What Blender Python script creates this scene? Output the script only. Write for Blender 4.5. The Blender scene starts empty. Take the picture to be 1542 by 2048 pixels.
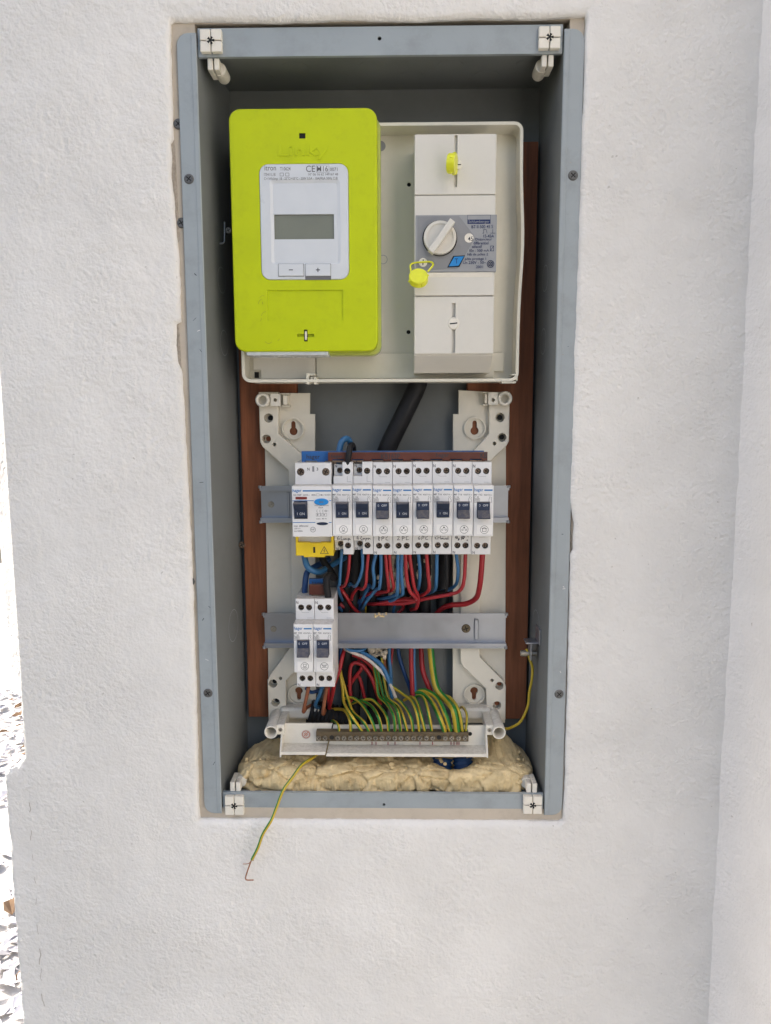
import bpy, bmesh, math, random
import numpy as np
from mathutils import Vector, Matrix, geometry

random.seed(7)
rng = np.random.default_rng(7)
scene = bpy.context.scene
COL = scene.collection

# ------------------------------------------------------------------ camera
F_PX, PW, PH = 1540.0, 1542.0, 2048.0
CAM = np.array([0.0, -662.0, 0.0])                      # millimetres; X right, Y into the wall, Z up
YAW, PITCH, ROLL = (math.radians(a) for a in (0.916, -7.619, 0.178))
def _rot(yaw, pitch, roll):
    cy, sy, cp, sp, cr, sr = math.cos(yaw), math.sin(yaw), math.cos(pitch), math.sin(pitch), math.cos(roll), math.sin(roll)
    return (np.array([[cy, -sy, 0], [sy, cy, 0], [0, 0, 1]]) @ np.array([[1, 0, 0], [0, cp, -sp], [0, sp, cp]])
            @ np.array([[cr, 0, sr], [0, 1, 0], [-sr, 0, cr]]))
ROT = _rot(YAW, PITCH, ROLL)                            # columns: right, forward, up
cam_data = bpy.data.cameras.new("camera")
cam = bpy.data.objects.new("camera", cam_data); COL.objects.link(cam)
cam_data.sensor_fit = 'VERTICAL'; cam_data.sensor_height = 24.0
cam_data.lens = F_PX / PH * 24.0
cam_data.clip_start = 0.01; cam_data.clip_end = 500.0
mw = Matrix.Identity(4)
for i in range(3):
    mw[i][0], mw[i][1], mw[i][2], mw[i][3] = ROT[i, 0], ROT[i, 2], -ROT[i, 1], CAM[i] / 1000
cam.matrix_world = mw
scene.camera = cam
scene.render.resolution_x, scene.render.resolution_y = 771, 1024

# ------------------------------------------------------------------ light
SUN_DIR = Vector((-0.66, 0.30, 0.74)).normalized()      # towards the sun: left of and behind the wall
world = bpy.data.worlds.new("World"); scene.world = world; world.use_nodes = True
wn = world.node_tree.nodes; wl = world.node_tree.links
sky = wn.new("ShaderNodeTexSky"); sky.sky_type = 'NISHITA'; sky.sun_disc = False
sky.sun_elevation = math.asin(SUN_DIR.z); sky.sun_rotation = math.atan2(SUN_DIR.x, SUN_DIR.y)
sky.air_density = 1.0; sky.dust_density = 5.6; sky.ozone_density = 0.35
wn["Background"].inputs[1].default_value = 0.15
wl.new(sky.outputs[0], wn["Background"].inputs[0])
sun_d = bpy.data.lights.new("sun", 'SUN'); sun_d.energy = 3.0; sun_d.angle = math.radians(0.5); sun_d.color = (1.0, 0.95, 0.88)
sun = bpy.data.objects.new("sun", sun_d); COL.objects.link(sun)
sun.rotation_euler = (-SUN_DIR).to_track_quat('-Z', 'Y').to_euler(); sun.location = (-3, 2, 4)
vs = scene.view_settings
vs.view_transform = 'Standard'; vs.look = 'None'; vs.gamma = 1.0; vs.use_curve_mapping = False
vs.exposure = 1.08
scene.render.engine = 'CYCLES'

# ------------------------------------------------------------------ measuring: pixel of the photograph + distance behind the wall face -> millimetres
def P(px, py, Y):
    d = ROT @ np.array([(px - PW / 2) / F_PX, 1.0, -(py - PH / 2) / F_PX])
    p = CAM + (Y - CAM[1]) / d[1] * d
    return (float(p[0]), float(p[1]), float(p[2]))
def R(l, t, r, b, Y):
    mx, my = (l + r) / 2, (t + b) / 2
    return P(l, my, Y)[0], P(r, my, Y)[0], P(mx, b, Y)[2], P(mx, t, Y)[2]

# ------------------------------------------------------------------ materials
def node_mat(name):
    m = bpy.data.materials.new(name); m.use_nodes = True
    return m, m.node_tree.nodes, m.node_tree.links, m.node_tree.nodes["Principled BSDF"]
def mat(name, col, rough=0.5, metal=0.0, var=0.08, vscale=60.0, bump=0.0, bscale=900.0, tint=None, tfac=0.0, tscale=40.0, spec=0.5, stretch=None, dust_light=0.0, sss=0.0, coat=0.0):
    m, n, l, b = node_mat(name)
    b.inputs["Roughness"].default_value = rough; b.inputs["Metallic"].default_value = metal
    b.inputs["Specular IOR Level"].default_value = spec; b.inputs["Coat Weight"].default_value = coat
    geo = n.new("ShaderNodeNewGeometry")
    vec = geo.outputs["Position"]
    if stretch:
        mp = n.new("ShaderNodeMapping"); mp.inputs["Scale"].default_value = stretch
        l.new(vec, mp.inputs[0]); vec = mp.outputs[0]
    def noise(sc, det=4.0, r=0.6):
        t = n.new("ShaderNodeTexNoise"); t.inputs["Scale"].default_value = sc; t.inputs["Detail"].default_value = det
        t.inputs["Roughness"].default_value = r; l.new(vec, t.inputs["Vector"]); return t.outputs["Fac"]
    def mapr(s, a0, a1, b0, b1):
        t = n.new("ShaderNodeMapRange"); t.inputs[1].default_value = a0; t.inputs[2].default_value = a1
        t.inputs[3].default_value = b0; t.inputs[4].default_value = b1; l.new(s, t.inputs[0]); return t.outputs[0]
    nz = noise(vscale)
    mx = n.new("ShaderNodeMix"); mx.data_type = 'RGBA'
    mx.inputs[6].default_value = (*[c * (1 - var) for c in col], 1); mx.inputs[7].default_value = (*[min(1, c * (1 + var)) for c in col], 1)
    l.new(mapr(nz, 0.3, 0.7, 0, 1), mx.inputs[0]); out = mx.outputs[2]
    if tint:
        mt = n.new("ShaderNodeMix"); mt.data_type = 'RGBA'; mt.inputs[7].default_value = (*tint, 1)
        l.new(out, mt.inputs[6]); l.new(mapr(noise(tscale, 6, 0.7), 0.5, 0.8, 0, tfac), mt.inputs[0]); out = mt.outputs[2]
    if dust_light > 0:
        sp = n.new("ShaderNodeSeparateXYZ"); l.new(geo.outputs["Normal"], sp.inputs[0])
        mu = n.new("ShaderNodeMath"); mu.operation = 'MULTIPLY'
        l.new(mapr(sp.outputs[2], 0.25, 0.95, 0, dust_light), mu.inputs[0]); l.new(mapr(noise(300, 5, 0.7), 0.35, 0.65, 0.3, 1), mu.inputs[1])
        md = n.new("ShaderNodeMix"); md.data_type = 'RGBA'; md.inputs[7].default_value = (0.34, 0.28, 0.20, 1)
        l.new(out, md.inputs[6]); l.new(mu.outputs[0], md.inputs[0]); out = md.outputs[2]
    l.new(out, b.inputs["Base Color"])
    l.new(mapr(nz, 0.3, 0.7, max(0.02, rough - 0.08), min(1, rough + 0.08)), b.inputs["Roughness"])
    if bump:
        bp = n.new("ShaderNodeBump"); bp.inputs["Strength"].default_value = 1.0; bp.inputs["Distance"].default_value = bump / 1000
        l.new(noise(bscale, 5, 0.6), bp.inputs["Height"]); l.new(bp.outputs[0], b.inputs["Normal"])
    return m

def plaster_mat(name, col, amt=1.0):
    m, n, l, b = node_mat(name)
    geo = n.new("ShaderNodeNewGeometry"); pos = geo.outputs["Position"]
    b.inputs["Roughness"].default_value = 0.9; b.inputs["Specular IOR Level"].default_value = 0.2
    def noise(sc, det, r, dist=0.0):
        t = n.new("ShaderNodeTexNoise"); t.inputs["Scale"].default_value = sc; t.inputs["Detail"].default_value = det
        t.inputs["Roughness"].default_value = r; t.inputs["Distortion"].default_value = dist; l.new(pos, t.inputs["Vector"]); return t.outputs["Fac"]
    def mapr(s, a0, a1, b0, b1):
        t = n.new("ShaderNodeMapRange"); t.inputs[1].default_value = a0; t.inputs[2].default_value = a1
        t.inputs[3].default_value = b0; t.inputs[4].default_value = b1; l.new(s, t.inputs[0]); return t.outputs[0]
    mx = n.new("ShaderNodeMix"); mx.data_type = 'RGBA'
    mx.inputs[6].default_value = (*[c * 0.945 for c in col], 1); mx.inputs[7].default_value = (col[0] * 1.03, col[1] * 1.03, col[2] * 1.03, 1)
    l.new(mapr(noise(9, 5, 0.6), 0.35, 0.65, 0, 1), mx.inputs[0])
    pit = n.new("ShaderNodeMix"); pit.data_type = 'RGBA'; pit.inputs[7].default_value = (col[0] * 0.45, col[1] * 0.42, col[2] * 0.38, 1)
    l.new(mx.outputs[2], pit.inputs[6]); l.new(mapr(noise(210, 3, 0.5), 0.72, 0.78, 0, 0.55), pit.inputs[0])
    l.new(pit.outputs[2], b.inputs["Base Color"])
    prev = None
    for sc, det, r, d in ((420, 2, 0.5, 0.9), (230, 3, 0.5, 1.9)):
        bp = n.new("ShaderNodeBump"); bp.inputs["Strength"].default_value = 0.8; bp.inputs["Distance"].default_value = d / 1000
        mm = n.new("ShaderNodeMath"); mm.operation = 'MULTIPLY'
        l.new(noise(sc, det, r, 0.15), mm.inputs[0]); l.new(mapr(noise(7 if sc > 300 else 11, 4, 0.65), 0.36, 0.62, 0.25 * amt, 1.0 * amt), mm.inputs[1])
        l.new(mm.outputs[0], bp.inputs["Height"])
        if prev: l.new(prev, bp.inputs["Normal"])
        prev = bp.outputs[0]
    l.new(prev, b.inputs["Normal"])
    return m

def print_mat(name, col): return mat(name, col, 0.55, var=0.02, spec=0.2)

M = dict(
    plaster=plaster_mat("white_plaster", (0.805, 0.785, 0.75), 1.25),
    plaster2=plaster_mat("white_plaster_side", (0.79, 0.775, 0.755)),
    filler=mat("beige_filler", (0.55, 0.48, 0.39), 0.8, var=0.06, vscale=30, bump=0.15, bscale=300, tint=(0.36, 0.30, 0.23), tfac=0.5, tscale=50),
    mortar=mat("grey_mortar", (0.40, 0.35, 0.29), 0.95, var=0.2, vscale=400, bump=1.0, bscale=500),
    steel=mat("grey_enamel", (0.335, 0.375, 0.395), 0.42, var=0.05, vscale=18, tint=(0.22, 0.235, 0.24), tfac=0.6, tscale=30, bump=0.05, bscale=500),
    steel_shaded=mat("grey_enamel_shaded", (0.19, 0.202, 0.20), 0.6, spec=0.18, var=0.08, vscale=14, tint=(0.16, 0.16, 0.15), tfac=0.5, tscale=22),  # same enamel as the flanges, darkened to stand in for shade inside
    screw=mat("dark_screw", (0.13, 0.13, 0.13), 0.5, 0.6, var=0.2, vscale=400, tint=(0.25, 0.23, 0.2), tfac=0.4, tscale=500),
    black=mat("black_hole", (0.012, 0.012, 0.012), 0.8, var=0.1),
    cream=mat("cream_plastic", (0.76, 0.71, 0.60), 0.45, var=0.04, vscale=25, tint=(0.58, 0.52, 0.41), tfac=0.35, tscale=35, dust_light=0.3),
    ivory=mat("ivory_plastic", (0.79, 0.75, 0.66), 0.45, var=0.03, vscale=30, tint=(0.5, 0.45, 0.36), tfac=0.35, tscale=60, dust_light=0.5),
    tray=mat("tray_plastic", (0.77, 0.735, 0.62), 0.42, var=0.03, vscale=18, tint=(0.64, 0.59, 0.46), tfac=0.45, tscale=22, dust_light=0.4),
    mainbody=mat("warm_grey_plastic", (0.69, 0.665, 0.60), 0.4, var=0.03, vscale=30, tint=(0.45, 0.42, 0.36), tfac=0.2, tscale=60, dust_light=0.35),
    plategrey=mat("label_grey", (0.31, 0.32, 0.33), 0.45, var=0.04, vscale=60),
    plategrey2=mat("recess_grey", (0.25, 0.255, 0.265), 0.45, var=0.04, vscale=60),
    lime=mat("lime_plastic", (0.515, 0.605, 0.003), 0.42, spec=0.3, var=0.03, vscale=30, tint=(0.34, 0.39, 0.01), tfac=0.3, tscale=110),
    limescuff=mat("lime_scuffed", (0.31, 0.36, 0.02), 0.6, var=0.1, vscale=200),
    limeclear=mat("lime_translucent_rim", (0.47, 0.52, 0.12), 0.35, var=0.05, vscale=30),
    face=mat("meter_face_white", (0.64, 0.67, 0.70), 0.35, var=0.02, vscale=60),
    clear=mat("meter_base_plastic", (0.62, 0.66, 0.70), 0.25, var=0.04),
    lcd=mat("lcd_olive", (0.185, 0.19, 0.14), 0.12, coat=0.4, var=0.05, vscale=40),
    seal=mat("seal_yellow", (0.74, 0.76, 0.03), 0.35, var=0.06, vscale=200),
    wood=mat("brown_board", (0.235, 0.086, 0.041), 0.55, spec=0.22, var=0.25, vscale=25, stretch=(9, 9, 0.7), bump=0.06, bscale=120, tint=(0.11, 0.04, 0.02), tfac=0.5, tscale=9),
    zinc=mat("zinc_steel", (0.42, 0.44, 0.48), 0.36, 0.85, var=0.05, vscale=30, tint=(0.40, 0.355, 0.385), tfac=0.5, tscale=9, bump=0.015, bscale=300),
    white=mat("breaker_white", (0.75, 0.745, 0.74), 0.4, var=0.02, vscale=60, dust_light=0.75),
    panelw=mat("label_panel_white", (0.84, 0.83, 0.81), 0.5, var=0.02, vscale=60),
    lever=mat("lever_navy", (0.02, 0.032, 0.068), 0.5, var=0.1, vscale=200, tint=(0.06, 0.065, 0.075), tfac=0.3, tscale=300, dust_light=0.5, spec=0.35),  # dust on upward faces, raised to paint the light on the lever slope
    brass=mat("terminal_screw_metal", (0.30, 0.22, 0.17), 0.32, 0.9, var=0.4, vscale=200),
    bar=mat("tarnished_brass", (0.15, 0.115, 0.07), 0.55, 0.55, var=0.25, vscale=150, tint=(0.06, 0.05, 0.035), tfac=0.6, tscale=120),
    barscrew=mat("bar_screw_metal", (0.36, 0.33, 0.28), 0.4, 0.8, var=0.3, vscale=300),
    logo=print_mat("print_blue", (0.008, 0.16, 0.44)),
    ink=print_mat("print_dark", (0.05, 0.05, 0.06)),
    inkgrey=print_mat("print_grey", (0.16, 0.16, 0.17)),
    inknavy=print_mat("print_navy", (0.02, 0.035, 0.12)),
    inkwhite=print_mat("print_white", (0.52, 0.54, 0.58)),
    pen=print_mat("pen_ink", (0.06, 0.06, 0.085)),
    redprint=print_mat("print_red", (0.50, 0.10, 0.03)),
    testblue=mat("test_button_blue", (0.015, 0.24, 0.62), 0.35, var=0.04),
    redmark=mat("red_indicator", (0.22, 0.03, 0.025), 0.4, var=0.05),
    warn=mat("warning_yellow", (0.78, 0.56, 0.02), 0.4, var=0.04, vscale=80, tint=(0.5, 0.34, 0.04), tfac=0.3, tscale=60),
    busblue=mat("busbar_blue", (0.02, 0.12, 0.36), 0.45, var=0.1, vscale=60, dust_light=0.4),
    busbrown=mat("busbar_brown", (0.105, 0.026, 0.015), 0.45, var=0.12, vscale=60, dust_light=0.4),
    wblue=mat("wire_blue", (0.035, 0.145, 0.31), 0.38, var=0.1, vscale=60),
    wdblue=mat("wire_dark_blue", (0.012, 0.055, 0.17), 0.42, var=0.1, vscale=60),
    wred=mat("wire_red", (0.35, 0.019, 0.026), 0.38, var=0.1, vscale=60),
    wblack=mat("wire_black", (0.012, 0.012, 0.014), 0.55, spec=0.3, var=0.3, vscale=80, tint=(0.04, 0.037, 0.035), tfac=0.4, tscale=60),
    wbrown=mat("wire_brown", (0.28, 0.095, 0.045), 0.45, var=0.1, vscale=60),
    wwhite=mat("wire_white", (0.62, 0.55, 0.50), 0.45, var=0.1, vscale=60),
    wyel=mat("wire_yellow", (0.54, 0.39, 0.035), 0.4, var=0.1, vscale=60, tint=(0.4, 0.27, 0.03), tfac=0.3, tscale=40),
    wgreen=mat("wire_green", (0.018, 0.19, 0.03), 0.4, var=0.15, vscale=60),
    copper=mat("bare_copper", (0.42, 0.20, 0.12), 0.45, 0.8, var=0.25, vscale=300),
    foam=mat("yellow_foam", (0.76, 0.60, 0.34), 0.85, var=0.18, vscale=60, tint=(0.36, 0.23, 0.09), tfac=0.8, tscale=45, bump=0.8, bscale=420, spec=0.15),
    ground=mat("dark_soil", (0.065, 0.062, 0.05), 0.95, var=0.3, vscale=6, bump=6, bscale=30),
    gravel=mat("pale_gravel", (0.55, 0.53, 0.50), 0.9, var=0.15, vscale=20, bump=3, bscale=60),
    leaf=mat("dry_leaf", (0.17, 0.10, 0.05), 0.8, var=0.5, vscale=8),
    paleleaf=mat("pale_dry_leaf", (0.62, 0.60, 0.61), 0.8, var=0.4, vscale=8),
    twig=mat("dry_twig", (0.22, 0.15, 0.09), 0.85, var=0.2),
    stone=mat("pale_stone", (0.55, 0.53, 0.52), 0.85, var=0.12, vscale=20, bump=1.5, bscale=80),
    copperfoam=mat("dirty_foam", (0.5, 0.43, 0.33), 0.9, var=0.3, vscale=120, bump=0.8, bscale=400),
)

# ------------------------------------------------------------------ mesh building (millimetres)
class MB:
    def __init__(s): s.v = []; s.f = []; s.mi = []; s.sm = []
    def add(s, vs, fs, mi=0, smooth=False):
        o = len(s.v); s.v += [tuple(map(float, v)) for v in vs]
        for k, f in enumerate(fs):
            s.f.append([i + o for i in f]); s.mi.append(mi[k] if isinstance(mi, list) else mi); s.sm.append(smooth)
        return s
    def box(s, x0, x1, y0, y1, z0, z1, b=0.0, seg=1, mi=0):
        x0, x1 = sorted((x0, x1)); y0, y1 = sorted((y0, y1)); z0, z1 = sorted((z0, z1))
        if b <= 0:
            vs = [(x, y, z) for z in (z0, z1) for y in (y0, y1) for x in (x0, x1)]
            return s.add(vs, [(0, 2, 3, 1), (4, 5, 7, 6), (0, 1, 5, 4), (2, 6, 7, 3), (0, 4, 6, 2), (1, 3, 7, 5)], mi)
        bm = bmesh.new(); bmesh.ops.create_cube(bm, size=1)
        for v in bm.verts: v.co = Vector(((x0 + x1) / 2 + v.co.x * (x1 - x0), (y0 + y1) / 2 + v.co.y * (y1 - y0), (z0 + z1) / 2 + v.co.z * (z1 - z0)))
        b = min(b, 0.45 * min(x1 - x0, y1 - y0, z1 - z0))
        bmesh.ops.bevel(bm, geom=bm.edges[:], offset=b, segments=seg, profile=0.5, affect='EDGES')
        bm.verts.index_update(); s.add([v.co[:] for v in bm.verts], [[v.index for v in f.verts] for f in bm.faces], mi); bm.free(); return s
    def prism(s, outer, y0, y1, holes=(), ch=0.0, back=True, mi=0, seg=1):
        """outline in (x, z), front face at y0 (towards the camera), back at y1; ch = rounded front edge; holes go right through"""
        outer = _ccw(outer)
        loops = [(outer, ch)] + [(_ccw(h), 0.0) for h in holes]
        front = []; vs = []; fs = []
        for li, (lp, c) in enumerate(loops):
            rings = []
            if c > 0:
                for k in range(seg + 1):
                    a = (k / seg) * math.pi / 2
                    rings.append((_inset(lp, c * (1 - math.sin(a))), y0 + c * (1 - math.cos(a))))
            else: rings.append((lp, y0))
            rings.append((lp, y1)); base = len(vs); n = len(lp)
            for pts, y in rings: vs += [(x, y, z) for x, z in pts]
            for r in range(len(rings) - 1):
                for i in range(n):
                    a, b_ = base + r * n + i, base + r * n + (i + 1) % n
                    fs.append((a, b_, b_ + n, a + n) if li == 0 else (a, a + n, b_ + n, b_))
            front.append((base, base + (len(rings) - 1) * n, rings[0][0], lp))
        def cap(which, ptsi):
            polys = [[Vector((x, z, 0)) for x, z in fr[ptsi]] for fr in front]
            idx = [fr[which] + i for fr in front for i in range(len(fr[ptsi]))]
            if len(polys) == 1: return [tuple(idx)] if which == 0 else [tuple(reversed(idx))]
            return [tuple(idx[i] for i in t) for t in geometry.tessellate_polygon(polys)]
        fs += cap(0, 2)
        if back: fs += cap(1, 3)
        return s.add(vs, fs, mi)
    def cyl(s, c, axis, r0, r1, h, n=20, cap0=True, cap1=True, mi=0, smooth=True):
        a = Vector(axis).normalized(); u = a.orthogonal().normalized(); w = a.cross(u); c = Vector(c)
        vs = []
        for k, r in ((0, r0), (1, r1)):
            for i in range(n):
                t = 2 * math.pi * i / n; vs.append((c + a * h * k + (u * math.cos(t) + w * math.sin(t)) * r)[:])
        s.add(vs, [(i, (i + 1) % n, n + (i + 1) % n, n + i) for i in range(n)], mi, smooth)
        if cap0: s.add(vs[:n], [tuple(reversed(range(n)))], mi)
        if cap1: s.add(vs[n:], [tuple(range(n))], mi)
        return s
    def pipe(s, c, axis, ro, ri, h, n=24, mi=0):
        """tube with an open bore at the far end (c is the front centre; axis points to the front-to-back direction)"""
        a = Vector(axis).normalized(); u = a.orthogonal().normalized(); w = a.cross(u); c = Vector(c)
        ch = (ro - ri) * 0.3
        prof = [(ri, h), (ri, ch), (ri + ch, 0), (ro - ch, 0), (ro, ch), (ro, h)]
        vs = [(c + a * hh + (u * math.cos(2 * math.pi * i / n) + w * math.sin(2 * math.pi * i / n)) * r)[:] for r, hh in prof for i in range(n)]
        fs = [(k * n + i, k * n + (i + 1) % n, (k + 1) * n + (i + 1) % n, (k + 1) * n + i) for k in range(5) for i in range(n)]
        return s.add(vs, fs, mi, True)
    def tube(s, pts, r, n=10, step=1.6, stripe=None, twist=0.0, r1=None, raw=False, cap=True):
        p = np.array(pts, float) if raw else catmull(pts, step)
        m = len(p); vs = []; fs = []; mis = []
        up = None
        for i in range(m):
            t = Vector(p[min(i + 1, m - 1)] - p[max(i - 1, 0)]).normalized()
            if up is None: up = t.orthogonal().normalized()
            if i == 0:
                ref = Vector((0, -1, 0)); up = (ref - t * ref.dot(t))
                up = up.normalized() if up.length > 1e-3 else t.orthogonal().normalized()
            up = (up - t * up.dot(t)).normalized(); w = t.cross(up)
            rr = r if r1 is None else r + (r1 - r) * i / (m - 1)
            for k in range(n):
                a = 2 * math.pi * k / n + twist * i
                vs.append((Vector(p[i]) + (up * math.cos(a) + w * math.sin(a)) * rr)[:])
        for i in range(m - 1):
            for k in range(n):
                fs.append((i * n + k, i * n + (k + 1) % n, (i + 1) * n + (k + 1) % n, (i + 1) * n + k))
                mis.append(1 if stripe and (k % n) in stripe else 0)
        s.add(vs, fs, mis, True)
        if cap:
            s.add(vs[:n], [tuple(reversed(range(n)))]); s.add(vs[-n:], [tuple(range(n))])
        return s
    def text(s, string, x0, x1, z0, z1, y, keep=False, mi=0):
        """flat lettering fitted to the rectangle; keep = keep the letter proportions (fit height)"""
        vs, fs = glyphs(string)
        a = np.array(vs); lo, hi = a.min(0), a.max(0); sc = (hi - lo); sc[sc == 0] = 1
        sz = (z1 - z0) / sc[1]; sx = sz if keep else (x1 - x0) / sc[0]
        return s.add([(x0 + (v[0] - lo[0]) * sx, y, z0 + (v[1] - lo[1]) * sz) for v in vs], fs, mi)
    def stroke(s, pts, w, y, mi=0):
        """flat pen or printed line through (x, z) points"""
        p = np.array(pts, float)
        for a, b in zip(p[:-1], p[1:]):
            d = b - a; L = np.hypot(*d)
            if L < 1e-6: continue
            d /= L; nrm = np.array([-d[1], d[0]]) * w / 2; e = d * w * 0.35
            q = [a - e - nrm, b + e - nrm, b + e + nrm, a - e + nrm]
            s.add([(x, y, z) for x, z in q], [(0, 1, 2, 3)], mi)
        return s
    def disc(s, x, z, r, y, n=20, ry=None, mi=0):
        ry = ry or r
        return s.add([(x + r * math.cos(2 * math.pi * i / n), y, z + ry * math.sin(2 * math.pi * i / n)) for i in range(n)], [tuple(range(n))], mi)
    def circle_line(s, x, z, r, w, y, n=24, mi=0):
        return s.stroke([(x + r * math.cos(2 * math.pi * i / n), z + r * math.sin(2 * math.pi * i / n)) for i in range(n + 1)], w, y, mi)
    def poly(s, pts, y, mi=0): return s.add([(x, y, z) for x, z in pts], [tuple(range(len(pts)))], mi)
    def extrude_x(s, prof, x0, x1, mi=0):
        """profile in (y, z) swept along X"""
        n = len(prof); vs = [(x0, y, z) for y, z in prof] + [(x1, y, z) for y, z in prof]
        return s.add(vs, [(i, (i + 1) % n, n + (i + 1) % n, n + i) for i in range(n)] + [tuple(range(n)), tuple(range(2 * n - 1, n - 1, -1))], mi)

def _area(p): return sum(p[i][0] * p[(i + 1) % len(p)][1] - p[(i + 1) % len(p)][0] * p[i][1] for i in range(len(p)))
def _ccw(p): p = [tuple(q[:2]) for q in p]; return p if _area(p) > 0 else p[::-1]
def _inset(p, d):
    if d == 0: return list(p)
    out = []; n = len(p)
    for i in range(n):
        a, b, c = np.array(p[i - 1]), np.array(p[i]), np.array(p[(i + 1) % n])
        e1, e2 = b - a, c - b; e1 = e1 / (np.hypot(*e1) + 1e-9); e2 = e2 / (np.hypot(*e2) + 1e-9)
        n1, n2 = np.array([-e1[1], e1[0]]), np.array([-e2[1], e2[0]])
        m = n1 + n2; k = m.dot(m)
        out.append(tuple(b + (m * 2 / k * d if k > 0.3 else n1 * d)))
    return out
def catmull(pts, step):
    p = np.array(pts, float)
    if len(p) == 2: return np.array([p[0] + (p[1] - p[0]) * t for t in np.linspace(0, 1, max(3, int(np.linalg.norm(p[1] - p[0]) / step)))])
    p = np.vstack([2 * p[0] - p[1], p, 2 * p[-1] - p[-2]]); out = []
    for i in range(1, len(p) - 2):
        n = max(2, int(np.linalg.norm(p[i + 1] - p[i]) / step))
        for t in np.linspace(0, 1, n, endpoint=False):
            a, b, c, d = p[i - 1:i + 3]
            out.append(0.5 * (2 * b + (c - a) * t + (2 * a - 5 * b + 4 * c - d) * t * t + (3 * b - a - 3 * c + d) * t ** 3))
    out.append(p[-2]); return np.array(out)
def rr(x0, x1, z0, z1, r, n=6):
    x0, x1 = sorted((x0, x1)); z0, z1 = sorted((z0, z1)); out = []
    for cx, cz, a0 in ((x1 - r, z1 - r, 0), (x0 + r, z1 - r, 90), (x0 + r, z0 + r, 180), (x1 - r, z0 + r, 270)):
        for k in range(n + 1):
            a = math.radians(a0 + 90 * k / n); out.append((cx + r * math.cos(a), cz + r * math.sin(a)))
    return out
def circ(x, z, r, n=20): return [(x + r * math.cos(2 * math.pi * i / n), z + r * math.sin(2 * math.pi * i / n)) for i in range(n)]
_G = {}
BOLD = [0.013]
def glyphs(string):
    if (string, BOLD[0]) not in _G:
        cu = bpy.data.curves.new("t", 'FONT'); cu.body = string; cu.size = 1.0; cu.resolution_u = 3; cu.offset = BOLD[0]
        ob = bpy.data.objects.new("t", cu); COL.objects.link(ob)
        me = ob.evaluated_get(bpy.context.evaluated_depsgraph_get()).to_mesh()
        _G[string, BOLD[0]] = ([(v.co.x, v.co.y) for v in me.vertices], [tuple(p.vertices) for p in me.polygons])
        ob.to_mesh_clear(); bpy.data.objects.remove(ob); bpy.data.curves.remove(cu)
    return _G[string, BOLD[0]]

def make_mesh(name, mb, mats, origin=(0, 0, 0), recalc=True, smooth_angle=None):
    me = bpy.data.meshes.new(name)
    v = (np.array(mb.v) - np.array(origin)) / 1000.0
    me.from_pydata(v.tolist(), [], mb.f)
    for m_ in (mats if isinstance(mats, (list, tuple)) else [mats]): me.materials.append(M[m_])
    me.polygons.foreach_set("material_index", mb.mi); me.polygons.foreach_set("use_smooth", mb.sm)
    if recalc:
        bm = bmesh.new(); bm.from_mesh(me); bmesh.ops.recalc_face_normals(bm, faces=bm.faces[:]); bm.to_mesh(me); bm.free()
    me.update(); return me
def tag(o, label=None, cat=None, group=None, kind=None):
    for k, v in (("label", label), ("category", cat), ("group", group), ("kind", kind)):
        if v: o[k] = v
    return o
ORG = {}
def thing(name, loc, label, cat, group=None):
    o = bpy.data.objects.new(name, None); COL.objects.link(o); o.empty_display_size = 0.01
    o.location = [c / 1000 for c in loc]; ORG[o.name] = np.array(loc, float); return tag(o, label, cat, group)
def part(name, mb, mats, parent, recalc=True, label=None):
    """a mesh whose vertices are in scene millimetres, child of parent"""
    org = ORG[parent.name]
    o = bpy.data.objects.new(name, make_mesh(name, mb, mats, org, recalc)); COL.objects.link(o); o.parent = parent
    ORG[o.name] = org
    if label: o["label"] = label
    return o
def solo(name, mb, mats, label=None, cat=None, group=None, kind=None, recalc=True):
    a = np.array(mb.v); org = np.array([(a[:, 0].min() + a[:, 0].max()) / 2, (a[:, 1].min() + a[:, 1].max()) / 2, a[:, 2].min()])
    o = bpy.data.objects.new(name, make_mesh(name, mb, mats, org, recalc)); COL.objects.link(o)
    o.location = [c / 1000 for c in org]; ORG[o.name] = org; return tag(o, label, cat, group, kind)
def copy_tree(o, parent=None):
    c = o.copy(); COL.objects.link(c); c.parent = parent
    for ch in list(o.children): copy_tree(ch, c)
    return c

# numpy value noise (for real relief)
def vnoise(p, seed=0):
    p = np.asarray(p, float); i = np.floor(p).astype(np.int64); f = p - i; f = f * f * (3 - 2 * f)
    def h(a):
        n = (a[..., 0] * 374761393 + a[..., 1] * 668265263 + a[..., 2] * 2147483647 + seed * 1274126177) & 0xFFFFFFFF
        n = ((n ^ (n >> 13)) * 1274126177) & 0xFFFFFFFF
        return ((n ^ (n >> 16)) & 0xFFFF) / 65535.0
    r = 0
    for dx in (0, 1):
        for dy in (0, 1):
            for dz in (0, 1):
                w = (f[..., 0] if dx else 1 - f[..., 0]) * (f[..., 1] if dy else 1 - f[..., 1]) * (f[..., 2] if dz else 1 - f[..., 2])
                r = r + w * h(i + np.array([dx, dy, dz]))
    return r
def fbm(p, oct=4, seed=0):
    s = 0; a = 0.5
    for k in range(oct): s = s + a * (vnoise(np.asarray(p) * 2 ** k, seed + k) - 0.5); a *= 0.5
    return s

# ================================================================== SETTING
GZ = -1350.0
g = MB(); g.add([(-30000, -30000, GZ), (30000, -30000, GZ), (30000, 30000, GZ), (-30000, 30000, GZ)], [(0, 1, 2, 3)])
solo("ground", g, "ground", kind="structure")
g = MB(); g.add([(-5000, -60, GZ + 4), (-345, -60, GZ + 4), (-345, 6000, GZ + 4), (-5000, 6000, GZ + 4)], [(0, 1, 2, 3)])
solo("gravel_path", g, "gravel", kind="structure")

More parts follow.
